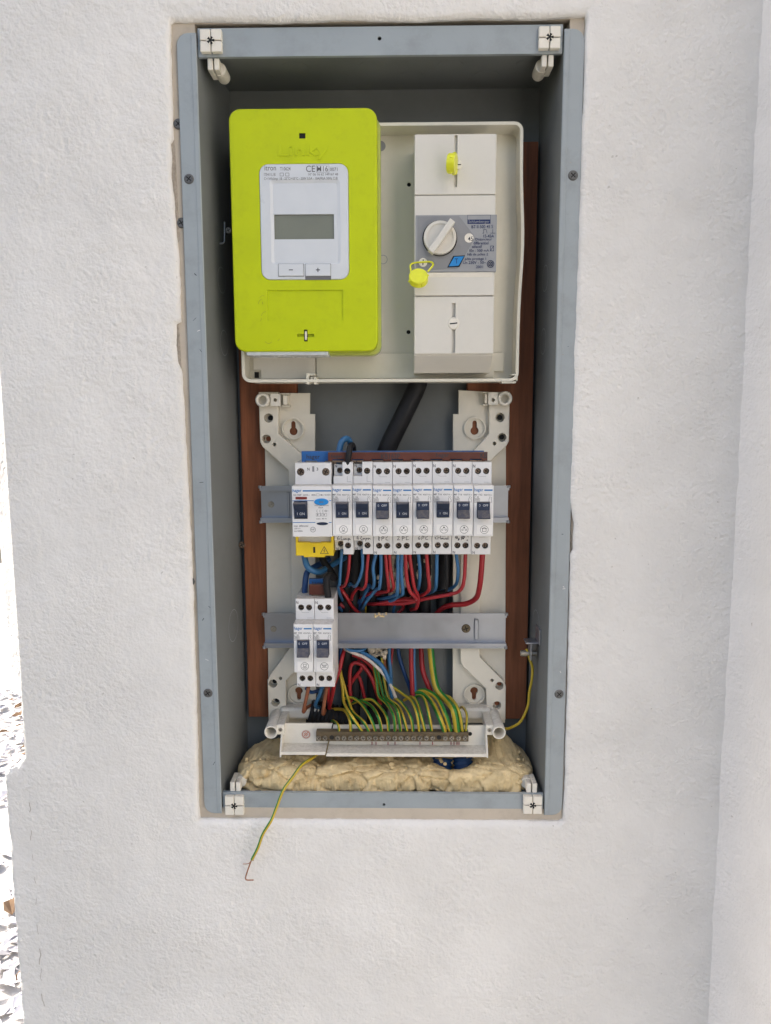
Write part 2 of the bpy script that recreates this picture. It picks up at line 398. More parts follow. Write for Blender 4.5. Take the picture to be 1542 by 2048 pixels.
XA, XC = -337.0, 299.0                                   # left arris of the wall, right inner corner
WY = -4.0                                                # plaster face
# outline of the plaster around the cabinet, read off the photograph (left side, bottom, right side, top)
LEFT = [(338, 44), (339, 120), (343, 250), (345, 274), (338, 284), (341, 320), (340, 352), (346, 400), (350, 470), (353, 488), (355, 520), (357, 560), (359, 642), (350, 647), (350, 690), (353, 725), (362, 748), (365, 800), (370, 900), (376, 1000), (381, 1100), (384, 1165), (386, 1250), (389, 1330), (392, 1450), (394, 1560), (397, 1636)]
BOT = [(398, 1642), (500, 1642), (640, 1644), (800, 1645), (960, 1646), (1120, 1647)]
RIGHT = [(1127, 1643), (1131, 1560), (1133, 1480), (1136, 1380), (1138, 1290), (1140, 1200), (1142, 1110), (1148, 1100), (1149, 1045), (1142, 1005), (1144, 920), (1147, 840), (1150, 740), (1149, 690), (1152, 650), (1156, 560), (1160, 440), (1164, 330), (1166, 250), (1171, 150), (1173, 40)]
TOP = [(1171, 29), (1080, 34), (960, 33), (840, 37), (700, 36), (560, 40), (440, 39), (345, 39)]
outl = np.array([P(x, y, WY)[::2] for x, y in LEFT + BOT + RIGHT + TOP])
def resample(poly, step):
    out = []
    for i in range(len(poly)):
        a, b = poly[i], poly[(i + 1) % len(poly)]; n = max(1, int(np.hypot(*(b - a)) / step))
        for k in range(n): out.append(a + (b - a) * k / n)
    return np.array(out)
ol = resample(outl, 2.0)
q3 = np.c_[ol / 9.0, np.zeros(len(ol))]
ol = ol + 1.6 * np.c_[fbm(q3, 4, 3), fbm(q3, 4, 9)]
cx, cz = 0.5 * (ol.min(0) + ol.max(0))
WT, WB = 1500.0, GZ                                       # wall top and foot
# the front sheet: rings from the outline out to the rectangle of the wall
def rect_point(p):
    """where the ray from the middle of the cabinet through p meets the wall patch's rectangle"""
    d = p - np.array([cx, cz]); t = 1e9
    if d[0] < 0: t = min(t, (XA - cx) / d[0])
    if d[0] > 0: t = min(t, (XC + 8 - cx) / d[0])
    if d[1] > 0: t = min(t, (420 - cz) / d[1])
    if d[1] < 0: t = min(t, (-660 - cz) / d[1])
    return np.array([cx, cz]) + d * t
rp = np.array([rect_point(p) for p in ol])
for cxx, czz in ((XA, 420), (XC + 8, 420), (XA, -660), (XC + 8, -660)):      # snap the nearest ray onto each corner
    k = np.argmin(np.hypot(rp[:, 0] - cxx, rp[:, 1] - czz)); rp[k] = (cxx, czz)
NR = 80; n = len(ol); ts = np.linspace(0, 1, NR) ** 1.25
grid = ol[None] * (1 - ts[:, None, None]) + rp[None] * ts[:, None, None]
pp = np.concatenate([grid, np.zeros((NR, n, 1))], 2)
disp = 2.2 * fbm(pp / 60, 3, 1) + 1.5 * fbm(pp / 14, 3, 5) + 0.9 * fbm(pp / 5, 2, 21)
edge_d = np.linalg.norm(grid - ol[None], axis=2); out_d = np.linalg.norm(grid - rp[None], axis=2)
roundn = 3.0 * np.exp(-edge_d / 1.6) + 0.9 * np.exp(-edge_d / 9)
yy = WY - disp * np.clip(out_d / 4, 0, 1) + roundn
w = MB()
vs_ = np.concatenate([grid[:, :, :1], yy[:, :, None], grid[:, :, 1:]], 2).reshape(-1, 3)
fs_ = [(r * n + i, r * n + (i + 1) % n, (r + 1) * n + (i + 1) % n, (r + 1) * n + i) for r in range(NR - 1) for i in range(n)]
w.add(vs_, fs_, 0, True)
rim = np.c_[ol[:, 0], np.full(n, 2.6), ol[:, 1]]          # the broken edge going back to the filler
w.add(np.r_[vs_[:n], rim], [(i, n + i, n + (i + 1) % n, (i + 1) % n) for i in range(n)], 0, True)
# the wall above and below the part in view
for z0, z1 in ((420, WT), (WB, -660)): w.add([(XA, WY, z0), (XC + 8, WY, z0), (XC + 8, WY, z1), (XA, WY, z1)], [(0, 1, 2, 3)])
# chamfered left corner and the flank behind it
zs = np.arange(WB, WT + 1, 6.0); cols = 7; cv = []
for k in range(cols):
    t = k / (cols - 1)
    pz = np.c_[np.full(len(zs), k * 3.0), np.zeros(len(zs)), zs]
    nz = fbm(pz / 10, 4, 33) * 3.0 * (1 if 0 < k else 0.0)
    z_a, z_b = P(35, 1342, 0)[2], P(40, 1515, 0)[2] - 10 * t
    keep = np.where(zs > z_a - 4 * t, 1.0, np.where(zs > z_b, 0.12, 1.0)); flat = np.where(zs > z_b, 1.0, 0.06)
    cv.append(np.c_[XA - 21 * t * keep + nz * 0.7, WY + 20 * t ** 0.9 * flat * keep + nz * 0.7, zs])
cv.append(np.c_[cv[-1][:, 0], np.full(len(zs), 240.0), zs]); cols += 1
m_ = len(zs); cv = np.concatenate(cv)
w.add(cv, [(k * m_ + i, k * m_ + i + 1, (k + 1) * m_ + i + 1, (k + 1) * m_ + i) for k in range(cols - 1) for i in range(m_ - 1)], 0, True)
lx, ly = XA - 21, WY + 20
w.add([(lx, 240, WB), (lx, 240, WT), (900, 240, WT), (900, 240, WB)], [(0, 1, 2, 3)])
w.add([(XA, WY, WT), (lx, ly, WT), (lx, 240, WT), (900, 240, WT), (900, WY, WT)], [(0, 1, 2, 3, 4)])
wall = solo("plaster_wall", w, "plaster", "rough white plastered wall surrounding the grey metal cabinet", "wall", recalc=False)

ck = MB(); zc0 = P(60, 1600, WY)[2]
for k in range(9):
    za = zc0 - k * 24 - random.uniform(0, 6); pts = [(XA + 0.6 * math.sin(k * 2.1 + j) * 1.2 + random.uniform(-.5, .5), za - j * 3.2) for j in range(random.randint(3, 6))]
    ck.stroke(pts, random.uniform(.25, .6), WY - 0.7)
part("crack", ck, "mortar", wall, recalc=False)
# beige filler bedding between plaster and flange, lying 1.5 mm behind the flange
FO = _ccw([(-196, -384), (170, -384), (170, 318), (-196, 318)])
ZG = R(397, 53, 1129, 108, 2.4)[3]
FI = [(-163, -363), (138, -363), (138, ZG + 3.8), (120, ZG + 3.2), (60, ZG + 4.2), (-20, ZG + 3.4), (-90, ZG + 4.0), (-163, ZG + 3.0)]
f = MB(); f.prism(FO, 2.0, 60, holes=[FI]); part("filler_bed", f, "filler", wall)
for nm, pts in (("mortar_chip", [(340, 285), (348, 276), (352, 330), (355, 400), (360, 480), (349, 492), (343, 400), (336, 340)]),
                ("mortar_chip", [(349, 648), (357, 645), (360, 690), (362, 740), (355, 740), (349, 700)]),
                ("mortar_chip", [(1142, 1008), (1149, 1040), (1149, 1098), (1141, 1106)])):
    c = MB(); poly = resample(np.array([P(x, y, 1)[::2] for x, y in pts]), 1.2); poly = poly + 1.0 * np.c_[fbm(np.c_[poly / 3, poly[:, :1]], 3, 2), fbm(np.c_[poly / 3, poly[:, :1]], 3, 8)]
    ctr = poly.mean(0); k = len(poly)
    vv = [(x, 1.9, z) for x, z in poly] + [(*(poly[i] * 0.6 + ctr * 0.4)[:1], 0.6 + 0.8 * random.random(), (poly[i] * 0.6 + ctr * 0.4)[1]) for i in range(k)]
    c.add(vv, [(i, (i + 1) % k, k + (i + 1) % k, k + i) for i in range(k)] + [tuple(range(k, 2 * k))]); part(nm, c, "mortar", wall)

# wall returning towards the camera on the right
s = MB(); ys = np.linspace(WY + 1, -900, 60); zz = np.linspace(-700, 450, 90)
gv = []
for z in zz:
    pz = np.c_[np.zeros(60), ys, np.full(60, z)]
    gv.append(np.c_[XC + 1 - 3.0 * fbm(pz / 18, 4, 40) - 11 * np.exp((ys - WY) / 14) + 0.004 * -z, ys, np.full(60, z)])
gv = np.concatenate(gv)
s.add(gv, [(r * 60 + i, r * 60 + i + 1, (r + 1) * 60 + i + 1, (r + 1) * 60 + i) for r in range(89) for i in range(59)], 0, True)
s.box(XC + 6, 520, -900, 239, GZ, WT)
solo("side_wall", s, "plaster2", "white plastered side wall meeting the cabinet wall at the right", "wall", recalc=False)

# garden to the left of the wall: stones and fallen leaves on the sunlit ground
for k, (x, y, r) in enumerate(((-1150, 900, 120), (-1500, 1500, 200), (-900, 520, 90))):
    bm = bmesh.new(); bmesh.ops.create_icosphere(bm, subdivisions=3, radius=1)
    a = np.array([v.co[:] for v in bm.verts]); d = 1 + 0.5 * fbm(a * 1.7 + k * 5, 3, 50 + k)
    st = MB(); st.add(a * d[:, None] * [r, r * 0.8, r * 0.6] + [x, y, GZ + r * 0.35], [[v.index for v in fc.verts] for fc in bm.faces], 0, True); bm.free()
    solo("garden_stone", st, "stone", ["pale garden stone among fallen leaves left of the wall", "largest pale stone far behind the left wall corner", "small pale stone nearest the left wall corner"][k], "stone", "pale stones on the ground beyond the wall corner")
lf = MB()
for k in range(2600):
    x, y = rng.uniform(-2100, -480), rng.uniform(80, 2900); L = rng.uniform(18, 75); a = rng.uniform(0, 6.28); wd = L * rng.uniform(.3, .6)
    ca, sa = math.cos(a), math.sin(a); zc = GZ + rng.uniform(6, 20); pale = 1 if rng.random() < .93 else 0
    pts = [(0, 0, 0), (.3, .45, .1), (.7, .4, .2), (1, 0, 0.05), (.7, -.42, .25), (.3, -.4, .1)]
    hh = rng.uniform(.3, 1.2)
    lf.add([(x + (u * L) * ca - (v * wd) * sa, y + (u * L) * sa + (v * wd) * ca, zc + z * L * hh) for u, v, z in pts], [(0, 1, 2, 3), (0, 3, 4, 5)], pale)
solo("fallen_leaves", lf, ["leaf", "paleleaf"], "dry brown and pale leaves scattered on the bright ground", "leaves", kind="stuff", recalc=False)
tw = MB(); tw.tube([P(-14, 920, 60), P(6, 945, 60), P(11, 975, 60), P(5, 1005, 60)], 2.2, 8); tw.tube([P(11, 968, 60), P(20, 966, 58), P(30, 974, 55)], 1.2, 6); tw.tube([P(11, 975, 60), P(3, 985, 64), P(-12, 1000, 70)], 1.6, 6)
solo("dry_twig", tw, "twig", "forked pale twig at the left edge of the wall", "twig")

# ================================================================== CABINET
XIL, XIR, ZIB, ZIT = -161.6, 133.2, -348.6, 282.8          # opening
XOL, XOR, ZOB, ZOT = -177.5, 149.5, -367.5, 300.0         # flange
DB = 90.0
cab = thing("metal_cabinet", (-14, 0, -368), "grey steel electrical cabinet sunk in the white wall, door missing", "cabinet")
b = MB(); b.box(-156, 132, DB, DB + 1.5, -352, 292); part("back_panel", b, "steel_shaded", cab)
for sx, x0, x1 in ((0, XIL, -154.6), (1, XIR, 130.6)):
    s_ = -1 if sx == 0 else 1
    b = MB(); vs = [(x0, 0.6, -358), (x1, DB, -358), (x1, DB, 292), (x0, 0.6, 292)]
    vs += [(x + s_ * 1.3, y, z) for x, y, z in vs]
    b.add(vs, [(0, 1, 2, 3), (4, 5, 6, 7), (0, 1, 5, 4), (1, 2, 6, 5), (2, 3, 7, 6), (3, 0, 4, 7)]); sp = part("side_panel", b, "steel_shaded", cab)
    for zc, yc, r in ((115, 48, 11), (-205, 52, 15), (60, 50, 11)):
        d = MB()
        vs = []
        for r_ in (r, r + 0.5):
            for i in range(28):
                a = 2 * math.pi * i / 28; y = yc + r_ * math.cos(a); vs.append((x0 + (x1 - x0) * ((y - .6) / (DB - .6)) - s_ * 0.25, y, zc + r_ * math.sin(a)))
        d.add(vs, [(i, (i + 1) % 28, 28 + (i + 1) % 28, 28 + i) for i in range(28)])
        part("knockout", d, "steel", sp, recalc=False)
b = MB(); b.add([(-158, 6.2, 287), (134, 6.2, 287), (134, DB, 290.5), (-158, DB, 290.5), (-158, 6.2, 288.5), (134, 6.2, 288.5), (134, DB, 292), (-158, DB, 292)], [(0, 1, 2, 3), (7, 6, 5, 4), (0, 4, 5, 1), (1, 5, 6, 2), (2, 6, 7, 3), (3, 7, 4, 0)])
tp = part("top_panel", b, "steel_shaded", cab)
for k, (px, py) in enumerate(((560, 142), (600, 165), (660, 142), (720, 165), (780, 140), (850, 150), (910, 165), (960, 142))):
    zt = 287 + 3.5 * 0.6
    x = -120 + k * 33; y = 35 if k % 2 else 58
    d = MB(); d.cyl((x, y, 287 + 3.5 * y / 90 - 0.6), (0, 0, 1), 11, 11, 0.9, 28); part("knockout", d, "steel_shaded", tp)
b = MB(); b.box(-158, 134, 6.2, DB, -354, -352.6); part("bottom_panel", b, "steel_shaded", cab)
for sx in (0, 1):                                           # side flanges with a clipped outer corner and a folded inner lip
    xo, xi = (XOL, XIL) if sx == 0 else (XOR, XIR); s_ = 1 if sx == 0 else -1
    c = 9.0
    o = [(xi, ZOB)] + [(xo + s_ * (c - c * math.sin(a)), ZOB + c - c * math.cos(a)) for a in np.linspace(0, math.pi / 2, 5)] + [(xo + s_ * (c - c * math.cos(a)), ZOT - c + c * math.sin(a)) for a in np.linspace(0, math.pi / 2, 5)] + [(xi, ZOT)]
    b = MB(); b.prism(o, -0.6, 0.9, ch=0.35); fl = part("flange", b, "steel", cab)
    for k in range(9):
        zz_ = random.uniform(ZOB + 20, ZOT - 20); xx_ = xo + s_ * random.uniform(3, 12); a_ = random.uniform(-1.2, 1.2); L_ = random.uniform(.6, 3.5)
        d = MB(); d.stroke([(xx_, zz_), (xx_ + L_ * math.cos(a_), zz_ + L_ * math.sin(a_))], random.uniform(.25, .6), -0.66); part("scratch", d, random.choice(("black", "mortar", "plaster")), fl, recalc=False)
    b = MB(); b.prism([(xi - s_ * 4.2, ZOB + 1), (xi - s_ * 0.2, ZOB + 1), (xi - s_ * 0.2, ZOT - 1), (xi - s_ * 4.2, ZOT - 1)], -1.15, -0.2, ch=0.5, seg=2); part("folded_lip", b, "steel", fl)
tr = R(397, 53, 1129, 108, 2.4); br = R(442, 1587, 1092, 1632, 2.4)
for nm, (zt0, zt1), holes in (("top_rail", (ZIT, tr[3]), [(759, 77, 2.0)]), ("bottom_rail", (br[2], ZIB), [(768, 1609, 1.7)])):
    hl = []
    for hx, hy, hr in holes: h = P(hx, hy, 2.4); hl.append(circ(h[0], h[2], hr * 0.8, 14))
    b = MB(); b.prism([(XIL + 0.6, zt0), (XIR - 0.6, zt0), (XIR - 0.6, zt1), (XIL + 0.6, zt1)], 2.2, 4.0, holes=hl)
    zi = zt0 if nm == "top_rail" else zt1
    b.box(XIL + 0.6, XIR - 0.6, 4.0, 6.0, zi, zi + (1.4 if nm == "top_rail" else -1.4))
    rl = part(nm, b, "steel", cab)
    for h in holes:
        c_ = P(h[0], h[1], 2.4); d = MB(); d.disc(c_[0], c_[2], 2.0, 5.0, 12); part("screw_hole", d, "black", rl, recalc=False)

def screw_head(name, px, py, Y, r, parent, matn="screw", slot="cross", depth=1.0, ang=0.4):
    x, y, z = P(px, py, Y) if px is not None else py
    m = MB(); m.cyl((x, Y, z), (0, -1, 0), r, r * 0.78, depth, 22); 
    o = part(name, m, matn, parent)
    c_ = MB(); ca, sa = math.cos(ang), math.sin(ang); L = r * 0.55
    for dx, dz in ((ca, sa), (-sa, ca)) if slot == "cross" else ((ca, sa),):
        c_.stroke([(x - dx * L, z - dz * L), (x + dx * L, z + dz * L)], r * 0.2, Y - depth - 0.05)
    part("drive_slot", c_, "black", o, recalc=False); return o
for px, py in ((378, 358), (1146, 351), (416, 1386), (1118, 1388)): screw_head("screw", px, py, -0.6, 4.1, cab, ang=random.random())
for px, py in ((357, 248), (363, 446), (380, 1163), (1163, 297)): screw_head("bedding_screw", px, py, 1.4, 4.3, cab, ang=random.random())

def latch(l, t, r_, b_, tx, ty, top):
    x0, x1, z0, z1 = R(l, t, r_, b_, -2.2); xm, zm = (x0 + x1) / 2, (z0 + z1) / 2; gsl = 0.35
    m = MB()
    for a0, a1 in ((x0, xm - gsl), (xm + gsl, x1)):
        for c0, c1 in ((z0, zm - gsl), (zm + gsl, z1)): m.box(a0, a1, -2.6, 2.2, c0, c1, 0.5)
    lt = part("corner_latch", m, "ivory", cab)
    k = MB(); k.disc(xm, zm, 3.1, -2.75, 9); part("latch_hole", k, "black", lt, recalc=False)
    k = MB()
    for i in range(5):                                      # frayed claws round the hole
        a = i * 1.26 + .3; k.add([(xm + 3.6 * math.cos(a), -2.9, zm + 3.6 * math.sin(a)), (xm + 3.6 * math.cos(a + .55), -2.9, zm + 3.6 * math.sin(a + .55)), (xm + 1.0 * math.cos(a + .25), -3.0, zm + 1.0 * math.sin(a + .25))], [(0, 1, 2)])
    part("claw", k, "cream", lt, recalc=False)
    k = MB(); ze = (ZIT - 4.5) if top else (ZIB + 4.5)
    xin = xm + (3 if xm < 0 else -3)
    k.box(xm - 4.8, xm - 0.6, 4.2, 24, ze - 4.5, ze + 4.5, 0.5); k.box(xm + 0.6, xm + 4.8, 4.2, 24, ze - 4.5, ze + 4.5, 0.5)
    k.cyl((xin, 14, ze), (0, 1, 0), 5.2, 5.2, 17, 20); part("latch_barrel", k, "ivory", lt)
latch(400, 58, 443, 104, 435, 120, True); latch(1078, 52, 1121, 97, 1085, 118, True)
latch(450, 1593, 487, 1630, 480, 1575, False); latch(1047, 1593, 1084, 1628, 1055, 1575, False)

# hook plate on the left side panel and earthing lug on the right one
h = MB(); h.tube([P(433, 498, 46), P(434, 488, 46), P(447, 486, 46), P(449, 475, 46), P(449, 444, 46)], 0.8, 6); hp = part("hook_bracket", h, "zinc", cab)
screw_head("hook_screw", 457, 461, 60, 3.0, cab, "barscrew")
lug = thing("earthing_lug", P(1070, 1300, 40), "bent zinc earthing lug on the right inner side of the cabinet", "lug")
xs = XIR - 2.6 * 38 / 90
p1 = P(1078, 1290, 38)
m = MB(); m.box(xs - 1.4, xs + 0.4, 30, 50, p1[2] + 2, p1[2] + 17, 0.4); m.box(xs - 13, xs - 1, 34, 48, p1[2] + 2, p1[2] + 3.4, 0.4); m.box(xs - 8.6, xs - 7.2, 34, 47, p1[2] - 14, p1[2] + 2.2, 0.4)
part("lug_plate", m, "zinc", lug)
m = MB(); m.cyl((xs - 15.5, 41, p1[2] - 9), (1, 0, 0), 3.4, 3.4, 4.0, 6); m.cyl((xs - 16.5, 41, p1[2] - 9), (1, 0, 0), 2.6, 2.6, 15, 16); part("lug_bolt", m, "barscrew", lug)

# ================================================================== BOARDS
for l, t, r_, b_, lab in ((474, 270, 640, 1432, "brown varnished wooden board down the left of the cabinet"), (936, 282, 1063, 1437, "brown varnished wooden board down the right of the cabinet")):
    pass
xl0 = -150.5; xr1 = P(1068, 700, 78)[0]
bd = MB(); bd.box(xl0, -96, 78, 89.6, P(520, 1434, 78)[2], P(470, 300, 78)[2], 0.6); board_l = solo("wooden_board", bd, "wood", "brown varnished wooden board down the left of the cabinet", "board", "wooden mounting boards")
bd = MB(); bd.box(66, xr1, 78, 89.6, P(1040, 1438, 78)[2], P(1070, 283, 78)[2], 0.6); board_r = solo("wooden_board", bd, "wood", "brown varnished wooden board down the right of the cabinet", "board", "wooden mounting boards")
screw_head("board_screw", 484, 1090, 77.8, 3.4, board_l, "brass")

# ================================================================== METER TRAY
TX0, TX1, TZ0, TZ1 = -139.0, 107.5, 24.0, 242.5
tray = thing("meter_tray", (-15, 78, 24), "cream plastic mounting tray holding the lime meter and main breaker", "tray")
def tray_outline(x0, x1, z0, z1, r, bulge):
    o = rr(x0, x1, z0, z1, r, 6); out = []
    for i, (a, c) in enumerate(o):
        out.append((a, c))
        if i == 27:                                         # lower right corner end -> up the right side, bowing slightly outwards
            for t in np.linspace(0.06, 0.94, 14):
                zc = z0 + r + (z1 - z0 - 2 * r) * t; out.append((x1 + bulge * math.exp(-((t - 0.55) / 0.2) ** 2), zc))
    return out
to = tray_outline(TX0, TX1, TZ0, TZ1, 7.5, 2.6); ti = _inset(_ccw(to), 2.6)
b = MB(); b.prism(to, 34, 77.9, holes=[ti], ch=0.0); part("rim", b, "tray", tray)
b = MB(); hl = [circ(*P(px, py, 58)[::2], 1.9, 14) for px, py in ((818, 369), (817, 664))]
b.prism(_inset(_ccw(to), 2.4), 58, 60, holes=hl); bp_ = part("base_plate", b, "tray", tray)
for px, py in ((818, 369), (817, 664)): d = MB(); x, _, z = P(px, py, 60); d.disc(x, z, 2.6, 60.8, 12); part("fixing_hole", d, "black", bp_, recalc=False)
d = MB(); x, _, z = P(766, 519, 57.7); d.circle_line(x, z, 3.8, 0.45, 57.8); x, _, z = P(761, 292, 57.7); d.disc(x, z, 4.5, 57.85); part("moulding_mark", d, "plategrey", bp_, recalc=False)
x0, x1, z0, z1 = R(633, 706, 1008, 757, 56); b = MB()
b.prism([(x0, z0), (x1 - 9, z0), (x1 - 9, z0 + 6), (x1, z0 + 6), (x1, z1), (x0, z1)], 55, 58.0, ch=0.5); part("lower_cover", b, "tray", tray)
x0l, _, _, _ = R(506, 706, 633, 757, 56); b = MB(); b.prism([(x0l, z0 + 8), (x0l + 7, z0 + 8), (x0l + 7, z0), (x0 - 1, z0), (x0 - 1, z1), (x0l, z1)], 55.4, 58.0, ch=0.5); part("lower_cover", b, "ivory", tray)
d = MB(); d.box(x0l + 1, x0l + 5, 57.2, 57.9, z0 + 1, z0 + 6.5); part("cover_gap", d, "black", tray)
x, _, z = P(618, 757, 36); b = MB()
b.box(x - 2.5, x + 0.3, 34.6, 50, z - 5, z + 4.5, .3); b.box(x + 0.3, x + 5.5, 34.6, 50, z + 2.6, z + 4.5, .3); b.box(x + 1.4, x + 3.2, 36, 50, z - 3, z + 1.3, .3); b.box(x + 4.4, x + 7.2, 34.6, 50, z - 5, z + 1.2, .3); part("clip", b, "tray", tray)
x, _, z = P(1030, 756, 36); b = MB(); b.box(x - 3.4, x + 2.2, 34.6, 50, z + 2.2, z + 3.6, .3); b.box(x + 0.8, x + 2.2, 34.6, 50, z - 2.6, z + 2.2, .3); b.box(x - 12, x + 0.8, 34.6, 50, z - 4.6, z - 3.0, .3); part("clip", b, "tray", tray)

# ================================================================== METER
mt = thing("electricity_meter", (-78, 56, 46), "lime green electricity meter with white face and small display", "meter")
x0, x1, z0, z1 = -140.0, -16.8, 49.3, 246.8
fx0, fx1, fz0, fz1 = R(521, 328, 697, 559, 12)
b = MB(); b.prism(rr(x0 + 4, x1 + 2.2, z0 - 1.6, z1 - 2, 8, 6), 45, 57.9); part("base", b, "clear", mt)
win = rr(fx0 - 0.3, fx1 + 0.3, fz0 - 0.3, fz1 + 0.3, 7.8, 6)
lx, _, lz = P(604.5, 271.5, 12)
rx0, rx1, rz0, rz1 = R(535, 580, 686, 642, 12)
slx, _, slz = P(611.5, 671, 12)
led = [(lx - 2.6, lz - 2.2), (lx + 2.6, lz - 2.2), (lx + 2.6, lz + 2.2), (lx - 2.6, lz + 2.2)]
slot = [(slx - 1.6, slz - 5.0), (slx + 1.6, slz - 5.0), (slx + 1.6, slz - 1.3), (slx + 7.2, slz - 1.3), (slx + 7.2, slz + 1.3), (slx + 1.6, slz + 1.3), (slx + 1.6, slz + 5.0), (slx - 1.6, slz + 5.0), (slx - 1.6, slz + 1.3), (slx - 7.2, slz + 1.3), (slx - 7.2, slz - 1.3), (slx - 1.6, slz - 1.3)]
lrec = [(rx0, rz0), (rx1, rz0), (rx1, rz1), (rx0, rz1)]
b = MB(); b.prism(rr(x0, x1, z0, z1, 9.5, 8), 12, 30, holes=[win, led, slot, lrec], ch=1.4, seg=3, back=False)
cov = part("cover", b, "lime", mt)
b = MB(); b.prism(rr(x0 + 3, x1 + 2.4, z0 - 2.2, z1 - 1, 9, 6), 29.5, 46); part("cover_skirt", b, "limeclear", mt)
b = MB(); b.box(x0 + 9, x0 + 80, 14.6, 47, z0 - 3.0, z0 + 1.5, 1.2, 2); part("terminal_cover", b, "clear", mt)
b = MB(); b.prism([(rx0 - .5, rz0 - .5), (rx1 + .5, rz0 - .5), (rx1 + .5, rz1 + .5), (rx0 - .5, rz1 + .5)], 13.3, 14.5); part("label_recess", b, "lime", cov)
b = MB(); b.box(slx - 8, slx + 8, 15, 16, slz - 6, slz + 6); part("slot_floor", b, "lime", cov)
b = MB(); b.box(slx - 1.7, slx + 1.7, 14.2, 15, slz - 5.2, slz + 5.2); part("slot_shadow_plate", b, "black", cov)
b = MB(); b.box(slx - 0.95, slx + 0.95, 12.1, 14.4, slz - 3.9, slz + 3.9, 0.8, 2); part("seal_tab", b, "ivory", mt)
b = MB(); b.box(lx - 3.2, lx + 3.2, 13.2, 14, lz - 2.8, lz + 2.8); part("indicator_window", b, "black", mt)
t = MB(); ex0, ex1, ez0, ez1 = R(556, 289, 656, 314, 12)
t.text("Linky", ex0, ex1, ez0 - 2, ez1, 11.97); me_vs = t.v[:]; t2 = MB(); nv = len(me_vs)
t2.add([(x, 11.3, z) for x, _, z in me_vs] + [(x, 12.1, z) for x, _, z in me_vs], t.f[:])
ec = {}
for fc in t.f:
    for i in range(len(fc)):
        e = tuple(sorted((fc[i], fc[(i + 1) % len(fc)]))); ec[e] = ec.get(e, 0) + 1
t2.f += [[a, b_, b_ + nv, a + nv] for (a, b_), c in ec.items() if c == 1]; t2.mi = [0] * len(t2.f); t2.sm = [False] * len(t2.f)
part("embossed_lettering", t2, "lime", cov)
for k in range(16):                                        # dark rub marks on the lower half of the cover
    cx_, cy_ = random.choice(((525, 640), (545, 668), (560, 620), (640, 640), (655, 625), (530, 610), (625, 600))); c_ = P(cx_ + random.uniform(-9, 9), cy_ + random.uniform(-9, 9), 12)
    if abs(c_[0] - slx) < 10 and abs(c_[2] - slz) < 8 or (rx0 - 1 < c_[0] < rx1 + 1 and rz0 - 1 < c_[2] < rz1 + 1): continue
    r0_, a0_, da_ = random.uniform(1.5, 4.5), random.uniform(0, 6.28), random.uniform(.6, 1.8); d = MB()
    d.stroke([(c_[0] + r0_ * math.cos(a0_ + da_ * j / 6), c_[2] + r0_ * 1.3 * math.sin(a0_ + da_ * j / 6)) for j in range(7)], random.uniform(.2, .45), 11.93); part("scuff", d, "limescuff", cov, recalc=False)
# face: raised border, sloped down to the window panel
dx0, dx1, dz0, dz1 = R(548, 428, 668, 478, 12)
px0, px1, pz0, pz1 = R(547, 366, 675, 526, 12)
b = MB(); b.prism(rr(fx0, fx1, fz0, fz1, 7.4, 6), 11.6, 20, holes=[rr(px0 - 2.5, px1 + 2.5, pz0 - 1, pz1 + 3, 3, 3)], ch=0.5); fc_ = part("face", b, "face", mt)
o1, o2 = rr(px0 - 2.5, px1 + 2.5, pz0 - 1, pz1 + 3, 3, 3), rr(px0, px1, pz0, pz1, 2.0, 3); k = len(o1)
b = MB(); b.add([(x, 11.6, z) for x, z in o1] + [(x, 12.7, z) for x, z in o2], [(i, (i + 1) % k, k + (i + 1) % k, k + i) for i in range(k)]); part("face_bezel", b, "face", fc_, recalc=False)
b = MB(); b.prism(o2, 12.7, 16, holes=[[(dx0, dz0), (dx1, dz0), (dx1, dz1), (dx0, dz1)]]); part("window_panel", b, "face", fc_)
b = MB(); b.box(dx0 - .5, dx1 + .5, 14.4, 15.5, dz0 - .5, dz1 + .5); part("display", b, "lcd", mt)
for l, r_, sign in ((557, 607, "-"), (611, 661, "+")):
    a0, a1, c0, c1 = R(l, 528, r_, 552, 11)
    d = MB(); d.box(a0 - 0.35, a1 + 0.35, 11.45, 11.58, c0 - (3.1 if sign == "+" else 0.35), c1 + 0.35); part("button_gap", d, "inkgrey", mt)
    b = MB(); b.box(a0, a1, 10.5, 14, c0, c1, 0.35); bt = part("button", b, "face", mt)
    d = MB(); xm, zm = (a0 + a1) / 2, (c0 + c1) / 2; d.stroke([(xm - 1.5, zm), (xm + 1.5, zm)], 0.7, 10.4)
    if sign == "+": d.stroke([(xm, zm - 1.5), (xm, zm + 1.5)], 0.7, 10.38)
    part("button_sign", d, "ink", bt, recalc=False)
t = MB(); Y = 11.5; BOLD[0] = 0.003
def tpx(m, s_, l, t_, r_, b_, Y): x0_, x1_, z0_, z1_ = R(l, t_, r_, b_, Y); m.text(s_, x0_, x1_, z0_, z1_, Y)
tpx(t, "itron", 529, 331, 552, 341, Y); tpx(t, "T10624", 560, 334, 581, 341, Y); tpx(t, "CE", 612, 331, 630, 344, Y); tpx(t, "M16", 634, 332, 656, 343, Y); tpx(t, "0071", 660, 335, 675, 342, Y)
x0_, x1_, z0_, z1_ = R(632.5, 330, 658, 344.5, Y); t.stroke([(x0_, z0_), (x1_, z0_), (x1_, z1_), (x0_, z1_), (x0_, z0_)], 0.2, Y)
tpx(t, "ITE411L1B", 528, 346, 551, 352, Y); tpx(t, "N° 06 16 62 149167 48", 617, 346, 676, 351, Y); tpx(t, "C=1Wh/imp  18  -25°C/+55°C - 230V 0,5A - 10A(90)A 50Hz Cl.B", 528, 354, 675, 361, Y)
